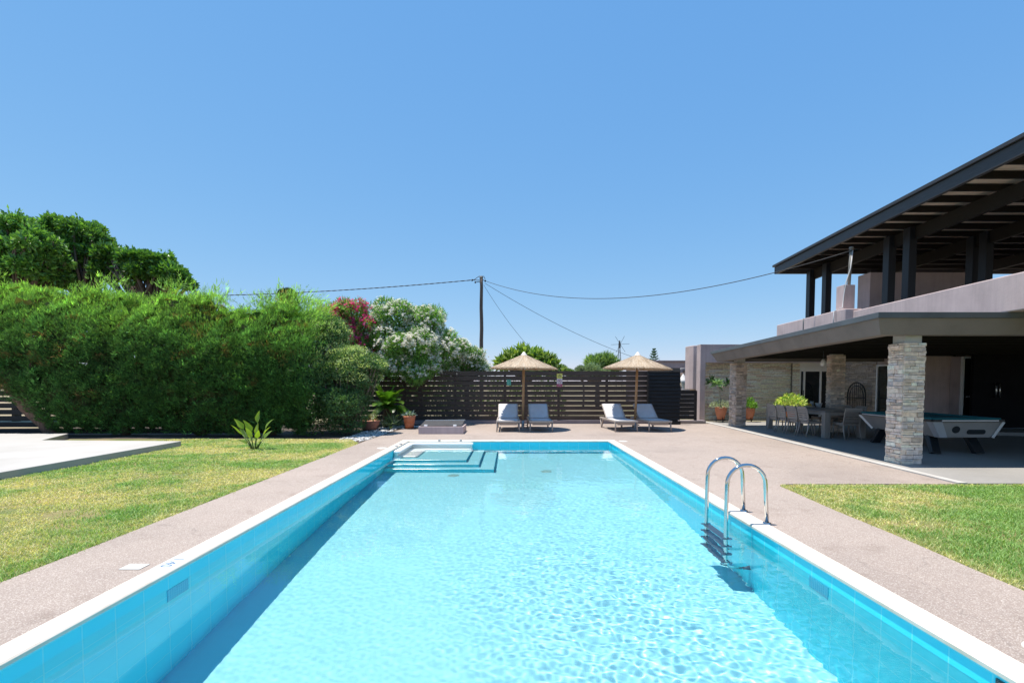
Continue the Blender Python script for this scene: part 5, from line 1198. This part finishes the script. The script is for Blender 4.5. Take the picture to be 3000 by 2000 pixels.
herb('', '', '', (10.95, 19.0, .58), 620, .52, fold(1, .5), (.10, .17), [(.25, .33, .07), (.36, .40, .14), (.12, .22, .05), (.42, .42, .2)], 135, .52, parent=j3, part='foliage', up=.3)
# ------------------------------------------------------------------ beyond the garden
nb = thing('neighbour_house', (12, 33, 0), 'low flat roofed mauve house beyond the fence', 'house')
M_NB = plaster('neighbour_plaster', (.30, .25, .26))
MB().box(9.4, 15.5, 33, 40, 0, 3.02).build('wall', M_NB, nb, .01)
MB().box(9.3, 15.6, 32.9, 40.1, 3.023, 3.11).build('roof', M_NB, nb, .01)
b = MB(); b.bar((9.55, 31.3, 2.27), (10.9, 31.3, 2.50), 1.5, .05); b.build('awning', mat_plain('awning_cloth', (.42, .40, .39), .8), nb)
MB().box(11.62, 12.4, 32.95, 32.99, .1, 2.45).build('doorway', mat_plain('brown_doorway', (.16, .11, .08), .8), nb)
MB().box(11.0, 11.5, 31.2, 32.9, 0, 2.24).build('porch_pier', M_NB, nb, .01)
b = MB(); b.tube([(13.5, 36, 3.1), (13.5, 36, 4.0)], .03, 6); b.tube([(13.7, 36, 3.1), (13.7, 36, 3.7)], .02, 6); b.build('roof_pipe', M_GALV, nb)
lw = tag(MB().box(8.3, 10.5, 24.0, 24.4, -.06, 1.25).build('garden_wall', plaster('pale_wall', (.46, .42, .42)), bevel=.01, off=(9.4, 24.2, 0)), 'low pale garden wall carrying a blue bucket beyond the low fence', 'wall')
bk = thing('bucket', (8.62, 24.15, 1.25), 'grey blue bucket on the low pale wall by the pillar', 'bucket')
b = MB(); b.lathe([(0, .005), (.15, .005), (.18, .36), (.19, .38), (.17, .38), (.15, .03), (0, .02)], (8.62, 24.15, 1.25), 20); b.build('bucket_body', mat_plain('grey_blue_plastic', (.22, .29, .34), .5), bk)
b = MB(); b.tube([(8.62+.19*math.cos(a), 24.0, 1.6-.1*math.sin(a)) for a in np.linspace(0, math.pi, 10)], .008, 5); b.build('handle', M_DGREY, bk)
cl = thing('folded_parasol', (8.78, 24.9, 0), 'folded white garden parasol beyond the low fence by the pillar', 'parasol')
b = MB(); b.tube([(8.78, 24.9, 0), (8.78, 24.9, 2.0)], .025, 8); b.build('pole', M_WHITEALU, cl)
b = MB(); b.lathe([(.03, 2.02), (.09, 1.9), (.20, 1.72), (.26, 1.6), (.18, 1.56), (.10, 1.4), (.03, 1.32)], (8.78, 24.9, 0), 14); b.build('folded_canopy', mat_plain('white_canvas', (.66, .64, .62), .8), cl)
wm = thing('windmill', (17.6, 80, 0), 'thin steel lattice windmill with spread blades on the horizon', 'windmill'); M_WM = mat_plain('rusty_steel', (.05, .06, .07), .7, .3)
b = MB(); c_ = (17.65, 80)
for sx in (-1, 1):
    for sy in (-1, 1): b.bar((c_[0]+sx*.62, c_[1]+sy*.62, 0), (c_[0]+sx*.10, c_[1]+sy*.10, 7.4), .04, .04)
for i in range(9):
    z = .6+i*.75; q = .62-.52*z/7.4; q2 = .62-.52*(z+.75)/7.4
    for sx, sy, tx_, ty_ in ((-1, -1, 1, -1), (1, -1, 1, 1), (1, 1, -1, 1), (-1, 1, -1, -1)):
        b.bar((c_[0]+sx*q, c_[1]+sy*q, z), (c_[0]+tx_*q, c_[1]+ty_*q, z), .03, .03); b.bar((c_[0]+sx*q, c_[1]+sy*q, z), (c_[0]+tx_*q2, c_[1]+ty_*q2, z+.75), .022, .022)
b.box(c_[0]-.75, c_[0]+.75, 79.4, 80.6, 5.1, 5.16); b.build('lattice_tower', M_WM, wm)
b = MB(); b.box(c_[0]-.13, c_[0]+.13, 79.6, 80.2, 7.4, 8.2); b.lathe([(0, 8.7), (.11, 8.6), (.15, 8.3), (.15, 8.0), (.08, 7.9)], (c_[0], 79.9, 0), 10); b.build('head', M_WM, wm, .03)
for i in range(6):
    a = i*math.pi/3+.05; b = MB(); b.bar((c_[0], 79.4, 8.0), (c_[0]+1.5*math.cos(a), 79.4, 8.0+1.5*math.sin(a)), .045, .03, (0, 1, 0)); b.build('blade', M_WM, wm)
